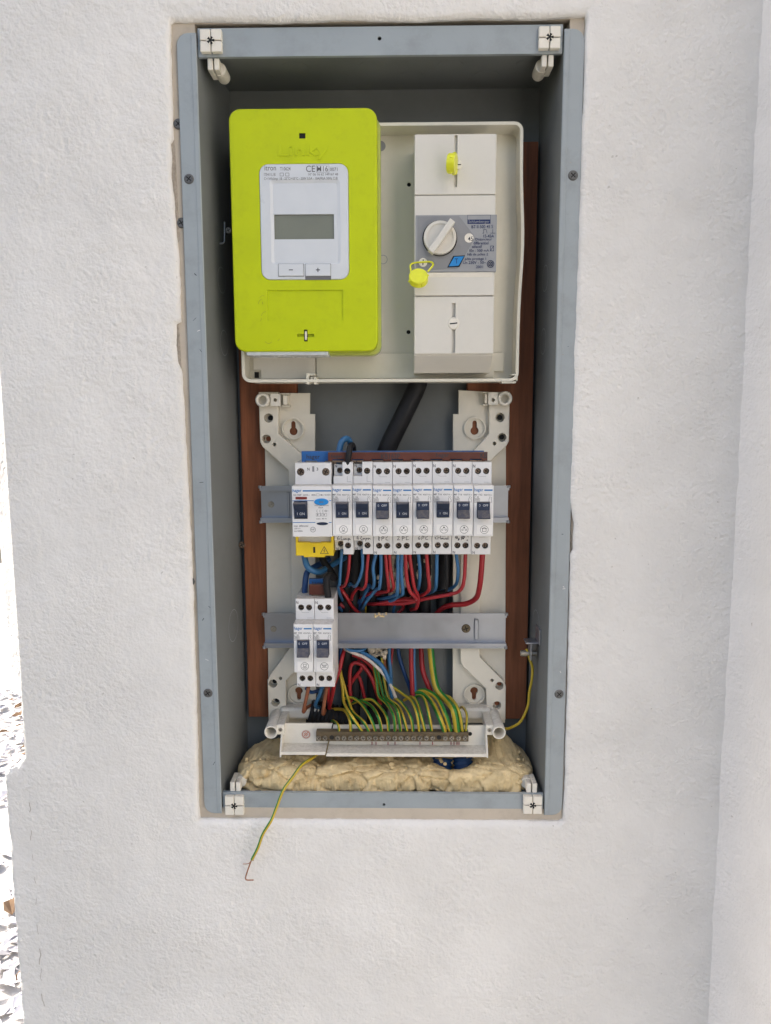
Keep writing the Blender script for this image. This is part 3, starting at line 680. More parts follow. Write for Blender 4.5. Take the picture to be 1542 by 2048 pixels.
for l in (560, 571): x0_, x1_, z0_, z1_ = R(l, 346, l + 7, 352, Y); t.stroke([(x0_, z0_), (x1_, z0_), (x1_, z1_), (x0_, z1_), (x0_, z0_)], 0.3, Y)
part("face_lettering", t, "inkgrey", fc_, recalc=False)

# ================================================================== MAIN BREAKER
mbk = thing("main_breaker", (48, 58, 40), "warm grey main breaker with rotary dial beside the lime meter", "main breaker")
X0, X1 = 14.3, 81.9; Z0, Z1 = 46.5, 224.8; FY = 10.0
zc = lambda py: P(910, py, FY)[2]
b = MB(); b.extrude_x([(58, Z1), (FY + 3.2, Z1), (FY + 3.2, Z0 - 1.5), (FY + 22, Z0 - 15), (58, Z0 - 15)], X0 + .4, X1 - .4); body = part("body", b, "mainbody", mbk)
gx0, gx1, _, _ = R(908, 300, 915, 310, FY); hx0, hx1, _, _ = R(903.5, 640, 911, 650, FY)
def panel(z0_, z1_, holes=()): m = MB(); m.prism(rr(X0, X1, z0_, z1_, 0.8, 2), FY, FY + 3.4, holes=holes, ch=0.5); return m
part("upper_cover", panel(zc(389), Z1, [[(gx0, zc(374)), (gx1, zc(374)), (gx1, Z1 - 1), (gx0, Z1 - 1)]]), "mainbody", mbk)
part("middle_front", panel(zc(591), zc(390.5)), "mainbody", mbk)
part("lower_cover", panel(Z0, zc(593), [[(hx0, Z0 + 1), (hx1, Z0 + 1), (hx1, zc(606)), (hx0, zc(606))]]), "mainbody", mbk)
for (px, py, r, sl) in ((916, 330, 3.9, 0.0), (907, 647, 5.2, 0.1)): screw_head("cover_screw", px, py, FY, r, mbk, "ivory", "slot", 0.9, sl)
ax0, ax1, az0, az1 = R(832, 429, 993, 544, FY - 1.2)
b = MB(); b.extrude_x([(FY + .5, az1), (FY - 1.2, az1 - .4), (FY - 1.2, az0 + .3), (FY + 0.5, az0 - 0.2)], ax0, ax1); lp = part("label_plate", b, "plategrey", mbk)
b = MB(); b.extrude_x([(FY + .5, az0 - .3), (FY - 0.9, az0 - .4), (FY - 0.1, az0 - 4.0), (FY + 0.5, az0 - 4.0)], ax0 + 1, ax1 - 3); part("plate_lip", b, "ivory", mbk)
q = lambda x, y: P(x, y, FY - 1.3)[::2]
b = MB(); b.prism([q(835, 433), q(918, 432), q(948, 471), q(948, 479), q(915, 537), q(835, 541)], FY - 1.45, FY - 1.2); part("dial_field", b, "plategrey2", lp)
dx, dz = q(879.5, 477)
b = MB(); b.prism(circ(dx, dz, 15.6, 36), FY - 1.9, FY - 1.2, holes=[circ(dx, dz, 14.6, 36)], ch=0.0); part("dial_ring", b, "plategrey2", mbk)
b = MB(); b.prism(circ(dx, dz, 14.6, 36), FY - 1.6, FY - 1.3); part("dial_gap", b, "black", mbk)
b = MB(); b.prism(circ(dx, dz, 13.6, 36), FY - 6.5, FY - 1.5, ch=0.9, seg=3, holes=[circ(dx, dz, 11.0, 36)]); b.prism(circ(dx, dz, 11.05, 36), FY - 5.6, FY - 1.5); dial = part("dial", b, "mainbody", mbk)
h0, h1 = np.array(q(903.5, 447)), np.array(q(860, 509)); hd = (h1 - h0) / np.linalg.norm(h1 - h0); hn = np.array([-hd[1], hd[0]]) * 2.6
b = MB(); b.prism([h0 - hn, h1 - hn, h1 + hn, h0 + hn], FY - 14, FY - 6, ch=0.8, seg=2); part("dial_grip", b, "mainbody", dial)
b = MB(); b.prism([q(908, 514), q(928, 513), q(917, 532), q(897, 533)], FY - 2.6, FY - 1.3, ch=0.4); part("test_button", b, "testblue", mbk)
b = MB(); b.prism([q(906.5, 512), q(930, 511), q(918.5, 534), q(894.5, 535)], FY - 1.6, FY - 1.3); part("button_gap", b, "black", mbk)
d = MB(); x, z = q(938, 476); d.disc(x, z, 3.8, FY - 1.5); part("setting_window", d, "ivory", mbk, recalc=False)
d = MB(); tpx(d, "45", 936, 473, 946, 482, FY - 1.55); part("setting_number", d, "ink", mbk, recalc=False)
screw_head("plate_screw", 846, 525, FY - 1.3, 3.8, mbk, "ivory", "slot", 0.8, 1.5)
t = MB(); Y = FY - 1.55
x0_, x1_, z0_, z1_ = R(935, 439, 981, 447.5, Y); nb = MB(); nb.poly([(x0_, z0_), (x1_, z0_), (x1_, z1_), (x0_, z1_)], FY - 1.35); nb.stroke([(x0_, z1_), (x0_, z1_ + 3.6), (x1_, z1_ + 3.6), (x1_, z1_)], 0.25, FY - 1.35); part("name_bar", nb, "inknavy", lp, recalc=False)
wt = MB(); tpx(wt, "Schlumberger", 937, 440.5, 979, 447, FY - 1.45); part("name_lettering", wt, "plategrey", lp, recalc=False)
for s_, l, t_, r_, b_ in (("BT II 500 45 S", 943, 450, 986, 456.5), ("15-45A", 967, 469, 988, 475), ("Disjoncteur", 951, 476, 984, 482.5), ("différentiel", 947, 483, 977, 489), ("sélectif", 944, 490, 964, 496), ("Iδn : 500 mA", 939, 498, 978, 503.5), ("Nb de pôles 2", 935, 506, 976, 512.5), ("pôle protégé 1", 930, 515, 972, 521.5), ("Un 250V - 50~", 926, 522, 972, 528), ("2001", 952, 531, 966, 536.5), ("T", 910, 517, 916, 527)):
    tpx(t, s_, l, t_, r_, b_, Y if s_ != "T" else FY - 2.7)
x, z = q(981, 528); t.circle_line(x, z, 2.8, 0.5, Y); t.circle_line(x, z, 1.6, 0.5, Y); t.stroke([(x - 2, z - 2), (x + 2, z + 2)], .4, Y); t.stroke([(x - 2, z + 2), (x + 2, z - 2)], .4, Y)
x, z = q(984, 497); t.stroke([(x - 1.3, z - 2), (x + 1.3, z - 2), (x + 1.3, z + 2), (x - 1.3, z + 2), (x - 1.3, z - 2), (x + 1.3, z + 2)], 0.35, Y)
x, z = q(971, 464); t.stroke([(x - 2.5, z - 1), (x - 1.5, z - 1), (x - 1.5, z + 2), (x + .5, z + 2), (x + 1.3, z - 1)], 0.3, Y); t.stroke([(x + 4, z - 1), (x + 8, z - 1), (x + 6, z - 1), (x + 6, z + 2)], .3, Y)
part("plate_lettering", t, "inknavy", lp, recalc=False); BOLD[0] = 0.013

def lead_seal(label, c, axis, r, h, loop):
    o = thing("lead_seal", c, label, "seal", "yellow plastic seals on the main breaker")
    m = MB(); a = Vector(axis).normalized(); c = Vector(c)
    m.cyl(c, a, r * 0.93, r, h * 0.15, 28, cap1=False); m.cyl(c + a * h * 0.15, a, r, r, h * 0.85, 28, cap0=False)
    u = a.orthogonal().normalized()
    for k in range(4):
        ang = k * 1.57 + 0.5; d = (u * math.cos(ang) + a.cross(u) * math.sin(ang)); e = c + a * h * 0.6 + d * r
        m.cyl(e - d * 0.6, d, 1.0, 0.7, 1.8, 8)
    part("seal_body", m, "seal", o)
    m = MB(); m.tube(loop, 0.75, 8, 0.8); part("seal_loop", m, "seal", o)
c1 = P(896, 327, -2); lead_seal("yellow plastic seal turned edge-on near the top of the main breaker", c1, (0.93, -0.25, -0.1), 7.8, 6.5, [P(903, 309, 2), P(911, 306, 5), P(913, 320, 9), P(913, 345, 9), P(906, 349, 4)])
c2 = P(837, 551, -4); lead_seal("round yellow plastic seal hanging below the dial of the main breaker", c2, (0.02, 0.75, -0.45), 8.0, 6.0, [P(822, 545, 0), P(821, 531, 4), P(828, 526, 7.6), P(846, 524, 7.4), P(862, 524, 7.2), P(866, 530, 3), P(856, 543, 0)])

# ================================================================== LOWER CHASSIS
ch = thing("plastic_chassis", (-14, 78, -315), "cream plastic chassis frame carrying both breaker rails", "chassis")
A = lambda pts, Y: [P(x, y, Y)[::2] for x, y in pts]
def keyhole(px, py, flip, Y):
    x, _, z = P(px, py, Y); s_ = -1 if flip else 1
    o = [(x + 3.9 * math.sin(a), z - s_ * 2.6 - s_ * 3.9 * math.cos(a)) for a in np.linspace(-2.55, 2.55, 14)]
    return o + [(x + 2.1 * math.cos(a), z + s_ * (5 + 2.1 * math.sin(a))) for a in np.linspace(0, math.pi, 8)], (x, z)
for side in (0, 1):
    if side == 0:
        plate = [(528, 786), (620, 786), (620, 828), (630, 828), (631, 1200), (632, 1446), (538, 1446), (534, 1200)]
        arms = [[(517, 784), (556, 784), (557, 868), (604, 909), (634, 940), (634, 975), (578, 975), (576, 940), (525, 894), (520, 884)],
                [(582, 1292), (632, 1292), (628, 1304), (572, 1362), (572, 1444), (537, 1444), (535, 1360), (540, 1350)]]
        column = [(581, 960), (630, 960), (632, 1330), (583, 1330)]
        rings = [(587, 857, False), (598, 1386, True)]
        holes = [[(537, 836, 4.4), (533, 878, 4.2), (549, 889, 1.8)], [(546, 1367, 4.3), (561, 1357, 1.7), (551, 1405, 4.3)]]
        boss, clipx, tube_end = (525, 800), (541, 561, 564, 575), (542, 1464)
    else:
        plate = [(917, 780), (1012, 786), (1012, 1000), (1010, 1446), (905, 1446), (906, 1200), (906, 828), (917, 828)]
        arms = [[(1020, 784), (979, 784), (978, 868), (948, 901), (918, 930), (918, 975), (958, 975), (972, 930), (1013, 892), (1018, 882)],
                [(921, 1292), (921, 1322), (926, 1334), (972, 1378), (974, 1440), (1011, 1440), (1012, 1372), (1007, 1362), (960, 1315), (959, 1292)]]
        column = [(921, 960), (958, 960), (959, 1330), (921, 1330)]
        rings = [(949, 856, False), (948, 1386, True)]
        holes = [[(1000, 835, 4.4), (1004, 875, 4.2), (989, 887, 1.8)], [(999, 1372, 4.2), (984, 1361, 1.7), (994, 1411, 4.3)]]
        boss, clipx, tube_end = (1010, 797), (996, 976, 974, 967), (998, 1465)
    kh = [keyhole(px, py, fl_, 76) for px, py, fl_ in rings]
    b = MB(); b.prism(A(plate, 75), 75, 77.9, holes=[k_[0] for k_ in kh], ch=0.4); up_ = part("upright", b, "cream", ch)
    for (ko, (kx, kz)) in kh:
        b = MB(); b.prism(circ(kx, kz, 10.4, 32), 71.0, 75.2, holes=[circ(kx, kz, 9.2, 32)], ch=0.0); part("keyhole_ring", b, "cream", up_)
    for ai, arm in enumerate(arms):
        hl = [circ(*P(px, py, 66)[::2], r, 18) for px, py, r in holes[ai]]
        b = MB(); b.prism(A(arm, 66), 66, 75.3, holes=hl, ch=0.9, seg=2); ap = part("corner_arm", b, "cream", ch)
        for (px, py, r) in holes[ai]:
            if r > 3:
                x, _, z = P(px, py, 66); d = MB(); d.cyl((x + 0.8, 76, z), (0, -1, 0), r * 0.55, r * 0.55, 3.5, 14); d.cyl((x, 76.5, z), (0, -1, 0), r, r, 1, 16); part("boss_floor", d, "wood" if random.random() < .4 else "black", ap)
    b = MB(); b.prism(A(column, 71), 70.2, 75.4, ch=0.6); part("rail_column", b, "cream", ch)
    x, _, z = P(*boss, 58); b = MB(); b.pipe((x, 56, z), (0, 1, 0), 6.6, 3.9, 20); bo = part("boss", b, "ivory", ch)
    d = MB(); d.disc(x, z, 3.9, 68, 14); part("boss_bore", d, "wbrown", bo, recalc=False)
    a0, a1 = sorted((P(clipx[0], 800, 60)[0], P(clipx[1], 800, 60)[0])); hx, _, hz = P((clipx[0] + clipx[1]) / 2, 800, 60)
    b = MB(); b.prism([(a0, z - 5.8), (a1, z - 5.8), (a1, z + 5.8), (a0, z + 5.8)], 59, 66.2, holes=[circ(hx, hz, 1.7, 14)], ch=0.3); part("clip_block", b, "ivory", ch)
    a0, a1 = sorted((P(clipx[2], 800, 62)[0], P(clipx[3], 800, 62)[0])); b = MB(); b.box(a0 + 1, a1, 60, 75.2, z - 4.4, z + 4.4, .5); b.box(a0 - 0.5, a1 + 1.5, 63, 75.2, z + 5, z + 6.3, .2); b.box(a0 - 0.5, a1 + 1.5, 63, 75.2, z - 6.3, z - 5, .2); part("spring_clip", b, "cream", ch)
    x, _, z = P(*tube_end, 24); b = MB(); b.pipe((x, 23, z), (0, 1, 0), 6.3, 4.9, 52); tb = part("support_tube", b, "ivory", ch)
    d = MB(); d.disc(x, z, 4.9, 45, 16); part("tube_plug", d, "cream", tb, recalc=False)
    s_ = 1 if side == 0 else -1
    b = MB(); b.box(x + s_ * 5, x + s_ * 12, 27, 75, z - 4, z + 6, 0.6); b.box(x + s_ * 3, x + s_ * 42, 60, 75, z - 3, z + 9, 3.0, 3); part("tube_bracket", b, "ivory", ch)
    screw_head("bracket_screw", None, (x + s_ * 8.5, 27, z + 1), 26.8, 1.9, ch, "barscrew")

# ================================================================== DIN RAILS
def din_rail(label, x0, x1, z0, z1, details):
    o = thing("din_rail", ((x0 + x1) / 2, 70, z0), label, "rail", "zinc rails carrying the breakers")
    w_ = 4.4
    b = MB(); b.extrude_x([(62, z1), (62, z1 - w_), (69, z1 - w_), (69, z0 + w_), (62, z0 + w_), (62, z0), (63.2, z0), (63.2, z0 + w_ - 1.2), (70.1, z0 + w_ - 1.2), (70.1, z1 - w_ + 1.2), (63.2, z1 - w_ + 1.2), (63.2, z1)], x0, x1); rail = part("rail_profile", b, "zinc", o)
    b = MB(); b.extrude_x([(61.3, z1 + .1), (61.3, z1 - 1.2), (62.1, z1 - 1.2), (62.1, z1 + .1)], x0, x1); part("rail_lip", b, "zinc", o)
    b = MB(); b.extrude_x([(61.3, z0 + 1.2), (61.3, z0 - .1), (62.1, z0 - .1), (62.1, z0 + 1.2)], x0, x1); part("rail_lip", b, "zinc", o)
    for xe in (x0 + .4, x1 - .4):
        for ze in (z1 - .8, z0 + .8): b = MB(); b.cyl((xe, 61.6, ze), (0, 0, 1), 1.7, 1.7, 2.4, 10); b.v = [(x, y, z - 1.2) for x, y, z in b.v]; part("rail_bead", b, "zinc", o)
    return o
x0, x1, z0, z1 = R(520, 972, 1018, 1045, 62); r1 = din_rail("upper zinc rail behind the row of nine modules", x0, x1, -107, -72, 0)
d = MB(); x, _, z = P(542, 1009, 68.8); d.cyl((x, 69, z), (0, -1, 0), 3.1, 2.9, 0.7, 18); part("rivet", d, "barscrew", r1)
d = MB(); d.box(x + 16, x + 18, 67.5, 69, z - 12, z + 12, .3); part("stop_tab", d, "zinc", r1)
x0, x1, z0, z1 = R(527, 1228, 1013, 1295, 62); r2 = din_rail("lower zinc rail with two breakers at its left end", x0, x1, z0 - .5, z1 + .8, 0)
d = MB(); x, _, z = P(547, 1258, 68.8); d.cyl((x, 69, z), (0, -1, 0), 3.1, 2.9, 0.7, 18); part("rivet", d, "barscrew", r2)
screw_head("rail_screw", 932, 1257, 68.9, 4.4, r2, "bar", ang=0.3)
d = MB(); a0, a1, c0, c1 = R(949, 1239, 957, 1279, 67); d.box(a0, a1, 66.5, 69, c0, c1, .6); part("stop_tab", d, "zinc", r2)
d = MB(); x, _, z = P(762, 1229, 61)
for k in range(14): d.cyl((x + rng.uniform(-6, 6), 61.6, z + rng.uniform(-2.2, .8)), (0, -1, 0), rng.uniform(.6, 1.6), .3, rng.uniform(.4, 1), 7)
part("foam_speck", d, "foam", r2)

# ================================================================== BREAKERS (local frame: origin at nose middle, nose face y = 0)
def shoulder(m, x0, x1, y, z0, z1, yb, holes, notch=None):
    out = [(x0, z0), (x1, z0), (x1, z1), (x0, z1)] if notch is None else notch
    m.prism(out, y, yb, holes=[circ(hx, hz, 2.75, 18) for hx, hz in holes], ch=0.35)
HW = 8.75
ORG["local"] = np.zeros(3)
def local_part(name, mb, mats, parent, recalc=True):
    o = bpy.data.objects.new(name, make_mesh(name, mb, mats, (0, 0, 0), recalc)); COL.objects.link(o); o.parent = parent; ORG[o.name] = np.zeros(3); return o
def icon(m, kind, x, z, y):
    r = 3.45; m.circle_line(x, z, r, 0.32, y)
    if kind == "lamp":
        m.circle_line(x, z + 0.5, 1.25, .3, y, 14); m.stroke([(x - .6, z - .6), (x - .6, z - 1.2), (x + .6, z - 1.2), (x + .6, z - .6)], .3, y)
        for dx in (-1.9, -1.0, 0, 1.0, 1.9): m.stroke([(x + dx * .8, z - 1.5), (x + dx, z - 2.4 + abs(dx) * .25)], .25, y)
    elif kind == "socket":
        m.disc(x, z + 1.6, .75, y, 12); m.circle_line(x - 1.5, z - .3, .72, .28, y, 12); m.circle_line(x + 1.5, z - .3, .72, .28, y, 12)
    elif kind == "pot":
        m.stroke([(x - 1.6, z + .9), (x - 1.6, z - 1.6), (x + 1.6, z - 1.6), (x + 1.6, z + .9), (x - 1.6, z + .9)], .35, y); m.stroke([(x - 2.1, z + 1), (x, z + 1.9), (x + 2.1, z + 1)], .35, y)
    elif kind == "washer":
        m.stroke([(x - 1.5, z + 1.9), (x + 1.5, z + 1.9), (x + 1.1, z - .2), (x - 1.1, z - .2), (x - 1.5, z + 1.9)], .32, y); m.stroke([(x - 2.1, z - 1.2), (x - 1, z - .8), (x, z - 1.2), (x + 1, z - .8), (x + 2.1, z - 1.2)], .3, y); m.stroke([(x - 1.5, z - 2.1), (x, z - 1.8), (x + 1.5, z - 2.1)], .3, y)
    elif kind == "dish":
        m.stroke([(x - 2.2, z + 1.6), (x - .8, z + .9), (x + .8, z + .9), (x + 2.2, z + 1.6), (x + 1, z - .1), (x - 1, z - .1), (x - 2.2, z + 1.6)], .32, y); m.stroke([(x - 2.1, z - 1.2), (x - 1, z - .8), (x, z - 1.2), (x + 1, z - .8), (x + 2.1, z - 1.2)], .3, y)
HAND = {                                                     # pen strokes in a 13 x 6 box
    "lamp": [[(2.2, 5.4), (.6, 3.6), (.5, 1.6), (1.8, 1.0), (2.6, 2.2), (1.4, 3.0), (.6, 2.2)], [(4, 5.4), (3.8, 1.2), (5.4, 1.4)], [(6.2, 2.6), (5.8, 1.4), (7, 1.4), (7.2, 2.8), (7.4, 1.3)], [(7.6, 1.3), (8, 2.6), (8.6, 1.4), (9.2, 2.6), (9.6, 1.2)], [(10.2, -.4), (10.4, 2.8), (11.6, 2.4), (10.6, 1.4), (12.6, 1.2)]],
    "capo": [[(2.4, 5.2), (.8, 4.6), (.6, 2), (2, 1.6), (2.4, 3), (1, 3)], [(4.8, 4.8), (3.6, 2), (5, 1.2), (6.4, 2.4)], [(6.6, 2.6), (6.2, 1.4), (7.4, 2.6), (7.6, 1.3)], [(8.4, -.4), (8.6, 2.8), (9.6, 2), (8.8, 1.4)], [(10, 2.4), (10.8, 1.2), (11.8, 2.4), (10.6, 2.7), (12.8, 1.6)]],
    "1pc": [[(2.6, 5.2), (2.8, .2)], [(2.1, 5), (3.3, 4.2), (2.1, 3.2), (3.4, 2.4), (2.2, 1.6), (3.2, .6)], [(5.2, .8), (5.4, 5.2), (7.2, 4.6), (7, 3), (5.4, 2.7)], [(10.6, 4.8), (9, 3.4), (9, 1.4), (10.8, 1)]],
    "2pc": [[(1.4, 4.6), (3.4, 5), (3.2, 3.8), (1.6, 1.2), (3.8, 1.4)], [(6, .8), (6, 5), (7.8, 4.6), (7.6, 3), (6, 2.8)], [(11.6, 5), (9.6, 4.8), (9.6, 1.2), (11.6, 1.6)]],
    "6pc": [[(4.2, 5), (2.8, 3.4), (2.8, 1.6), (4.2, 1.4), (4.4, 2.8), (3, 2.8)], [(5.8, .8), (6.2, 5), (8, 4.6), (7.8, 3), (6.2, 2.7)], [(11.2, 4.6), (9.4, 3.4), (9.4, 1.6), (11.4, 1.2)]],
    "chaud": [[(1.8, 4.2), (.4, 3.4), (.6, 1.8), (2, 1.8)], [(2.8, 5), (2.8, 1.4)], [(5, 5), (5, 1.4)], [(2.8, 3.2), (5, 3.2)], [(6.8, 3), (5.8, 2.4), (6.2, 1.4), (7.2, 2.8), (7.4, 1.4)], [(8, 2.8), (8.2, 1.4), (9.2, 1.8), (9.4, 2.8), (9.6, 1.4)], [(11.2, 2.6), (10.2, 2), (10.8, 1.2), (11.8, 2), (11.9, 5), (12, 1.2)]],
    "4pc": [[(1.4, 5.2), (1.0, 3), (2.2, 2.6), (3, 4.8)], [(1.8, 5), (1.2, 3.4), (2.8, 3), (4.2, 1.2), (3.2, .6), (4.4, 2.4)], [(6.2, 1), (6.6, 5), (8.8, 4.8), (8.4, 3), (6.4, 2.8), (7.4, 3.4), (7.6, 1.6), (9, 3.6)], [(11.4, 1), (11.8, .6), (11.2, .4)], [(12, 4.8), (12.3, 4.2)]],
}
_cache = {}
def shared(key, fn, mats, recalc=True):
    if key not in _cache: _cache[key] = make_mesh(key, fn(), mats, (0, 0, 0), recalc)
    return _cache[key]
def attach(name, key, fn, mats, parent, recalc=True):
    o = bpy.data.objects.new(name, shared(key, fn, mats, recalc)); COL.objects.link(o); o.parent = parent; return o
SH = 16.0                                                    # shoulders stand this far behind the nose
def body_mesh(w2, notched):
    def fn():
        m = MB(); W = w2 - 0.18
        hs = [(-3.7, 0), (3.7, 0)]
        m.prism([(-W, -22.3), (W, -22.3), (W, 22.3), (-W, 22.3)], 0, SH + 2, ch=0.7, seg=2,
                holes=[[(-5.6, -6.2), (5.6, -6.2), (5.6, 8.2), (-5.6, 8.2)]] if w2 < 10 else [[(-15.7, -6.4), (-3.9, -6.4), (-3.9, 9.6), (-15.7, 9.6)]])
        for s_ in (1, -1):
            za, zb = sorted((s_ * 22.2, s_ * 41.5)); zh = s_ * 33.4
            if w2 > 10:
                if s_ == 1: m.prism([(-W + 1, za), (W - 1.5, za), (W - 1.5, zb), (-W + 1, zb)], SH, 61, holes=[circ(-11.3, zh, 3.4, 20), circ(11.0, zh, 3.4, 20)], ch=0.4)
                else: m.prism([(-W + 2.5, za), (W - 2.5, za), (W - 2.5, zb), (-W + 2.5, zb)], SH + 3, 61, ch=0.4)
            elif notched:
                zn = zh - s_ * 4.4
                if s_ == 1: out = [(-W, za), (W, za), (W, zb), (-0.6, zb), (-0.6, zn), (-W, zn)]
                else: out = [(-W, zb), (-W, zn), (-0.6, zn), (-0.6, za), (W, za), (W, zb)]
                m.prism(out, SH, 61, holes=[circ(3.7, zh, 2.75, 18)], ch=0.35)
                z2 = sorted((zn, s_ * 39)); m.prism([(-W, z2[0]), (-0.5, z2[0]), (-0.5, z2[1]), (-W, z2[1])], SH + 9, 61, holes=[circ(-3.6, zh, 2.6, 18)])
            else:
                m.prism([(-W, za), (W, za), (W, zb), (-W, zb)], SH, 61, holes=[circ(-3.5, zh, 2.75, 18), (circ(3.7, zh, 2.75, 18))], ch=0.35)
            m.box(-W, W, SH + 22, 61, za, zb, 0.4) if False else None
        m.box(-W, W, 20, 62, -22, 22)
        return m
    return fn
def lever_mesh(on, hw=5.15):
    def fn():
        s_ = 1 if on else -1; zo = 1.0
        prof = [(1.2, -6.9), (-1.4, -6.4), (-2.2, -2.2), (-2.4, 0.2), (-3.2, 0.6), (-8.4, 6.0), (-7.4, 7.0), (1.2, 7.2)]
        m = MB(); m.extrude_x([(y, s_ * z + zo) for y, z in prof], -hw, hw); return m
    return fn
def lever_text(on, hw=5.15):
    def fn():
        m = MB()
        if on: m.text("I", -2.9, -2.55, -3.0, -1.0, -2.5); m.text("ON", -0.2, 3.6, -3.0, -1.0, -2.5)
        else: m.text("O", -4.2, -2.9, 4.2, 6.2, -2.5); m.text("OFF", -0.8, 3.8, 4.2, 6.2, -2.5)
        return m
    return fn
def rating(code, art, amp):
    def fn():
        m = MB(); y = -0.06
        m.text("MF " + code, -8.2, -1.2, 13.4, 15.0, y); m.text(art + " z", 0, 7.4, 13.4, 14.8, y); m.text("C " + amp, -8.2, -4, 11.2, 12.9, y)
        m.text("3000", -7.6, -4.0, 9.2, 10.5, y); m.stroke([(-8.1, 8.8), (-3.4, 8.8), (-3.4, 10.9), (-8.1, 10.9), (-8.1, 8.8)], .22, y); m.text("230 V~", -8.2, -2, 7.2, 8.4, y)
        m.stroke([(4.8, 12.6), (5.4, 11.4), (4.6, 10.6), (4.6, 8), (3.6, 7.6)], .28, y); m.stroke([(6.2, 12.6), (7, 11.4), (6.4, 10.4), (7, 9.4), (7, 7.6), (6, 7.6)], .28, y)
        return m
    return fn
def terminal_screw(): 
    m = MB(); m.cyl((0, 0, 0), (0, -1, 0), 2.15, 1.9, 1.2, 16); return m
def terminal_slot():
    m = MB(); m.stroke([(-1.5, 0), (1.5, 0)], .7, -1.26); m.stroke([(0, -1.5), (0, 1.5)], .7, -1.26); return m
def bore(): m = MB(); m.cyl((0, 0, 0), (0, -1, 0), 2.74, 2.74, 4.6, 18, cap1=False); return m
def terminals(o, spots):
    for x, y, z in spots:
        b_ = attach("terminal_bore", "terminal_bore", bore, "black", o, True); b_.location = (x / 1000, (y + 5.2) / 1000, z / 1000)
        t_ = attach("terminal_screw", "terminal_screw", terminal_screw, "brass", o); t_.location = (x / 1000, (y + 4.6) / 1000, z / 1000); t_.rotation_euler = (0, random.uniform(0, 1.5), 0)
        s_ = attach("drive_slot", "drive_slot_t", terminal_slot, "black", t_, False)
def make_breaker(label, ic, on, hand, notched, code="716", art="436716", amp="16", group="white breakers on the upper rail"):
    o = bpy.data.objects.new("circuit_breaker", None); COL.objects.link(o); o.empty_display_size = .01; tag(o, label, "breaker", group)
    attach("body", "breaker_body_n" if notched else "breaker_body", body_mesh(HW, notched), "white", o)
    lv = attach("lever", "lever_on" if on else "lever_off", lever_mesh(on), "lever", o); attach("lever_lettering", "lever_text_on" if on else "lever_text_off", lever_text(on), "inkwhite", lv, False)
    attach("lever_well", "lever_well", lambda: MB().box(-5.7, 5.7, 2.0, 3, -6.4, 8.4), "lever", o)
    attach("label_panel", "label_panel", lambda: MB().box(-5.6, 7.6, -0.12, 1, -20.5, -12.2, .1), "panelw", o)
    def ic_fn(): m = MB(); icon(m, ic, 0.9, -16.4, -0.2); return m
    attach("icon", "icon_" + ic, ic_fn, "ink", o, False)
    attach("brand_lettering", "brand", lambda: MB().text("hager", -8.1, -0.4, 16.3, 20.0, -.06).poly([(0.5, 17.6), (7.6, 17.6), (7.6, 18.8), (0.5, 18.8)], -.06), "logo", o, False)
    attach("rating_lettering", "rating_" + code, rating(code, art, amp), "inkgrey", o, False)
    def nm():
        m = MB(); yN = SH - .06 + (9 if notched else 0)
        m.text("N", -8.0, -6.0, 36.6, 39.2, yN - (0 if not notched else 0)); m.text("N", -7.6, -5.6, -40.8, -38.4, SH - .06 if not notched else SH + 8.9)
        if notched: m.v = [(x, y, z + (1.6 if z < 0 else -.6)) for x, y, z in m.v]; m.stroke([(3.6, 29), (3.6, 24), (7, 24)], .15, SH - .06)
        else: m.stroke([(-3.4, 29.6), (-2, 28.6), (3.6, 28.6)], .15, SH - .06); m.stroke([(2, 23.6), (6.5, 23.6)], .15, SH - .06); m.stroke([(-2, -25.6), (3.6, -25.6)], .15, SH - .06)
        return m
    attach("terminal_lettering", "terminal_lettering_n" if notched else "terminal_lettering", nm, "ink", o, False)
    if hand:
        def hf():
            m = MB()
            for st in HAND[hand]: m.stroke([(x - 6.6 + .3, z * 0.85 - 29.2) for x, z in st], 0.62 if hand == "4pc" else 0.42, SH - .07)
            return m
        attach("handwriting", "hand_" + hand, hf, "pen", o, False)
    yN = SH + 9 if notched else SH
    terminals(o, [(-3.6 if notched else -3.5, yN, 33.4), (3.7, SH, 33.4), (-3.6 if notched else -3.5, yN, -33.4), (3.7, SH, -33.4)])
    return o
ROWZ = (R(664, 971, 987, 1072, 2)[2] + R(664, 971, 987, 1072, 2)[3]) / 2
X_ROW = P(664.3, 1020, 2)[0]
UP = [("lamp", True, "lamp", True, "white breaker switched on, lamp icon, next to the yellow-bottomed module"),
      ("lamp", True, "capo", True, "white breaker switched on, lamp icon, second from the residual current device"),
      ("socket", False, "1pc", False, "white breaker switched off, socket icon, third along from the residual current device"),
      ("socket", True, "2pc", False, "white breaker switched on, socket icon, fourth along from the residual current device"),
      ("socket", False, "6pc", False, "white breaker switched off, socket icon, in the middle of three switched off socket breakers"),
      ("socket", True, "chaud", False, "white breaker switched on, socket icon, with the longest pen word below it"),
      ("socket", False, "4pc", False, "white breaker switched off, socket icon, heavy blotted pen marking below"),
      ("pot", False, None, False, "white breaker switched off, cooking pot icon, rightmost of the upper row")]
brk = []
for k, (ic, on, hd_, nt, lab) in enumerate(UP):
    o = make_breaker(lab, ic, on, hd_, nt, *(("732", "436732", "32") if ic == "pot" else ()))
    o.location = ((X_ROW + 17.54 * (k + 0.5)) / 1000, 2 / 1000, (ROWZ + random.uniform(-.25, .25)) / 1000); brk.append(o)
lowz = P(626, 1297, 2)[2]; lowx = P(626.5, 1297, 2)[0]
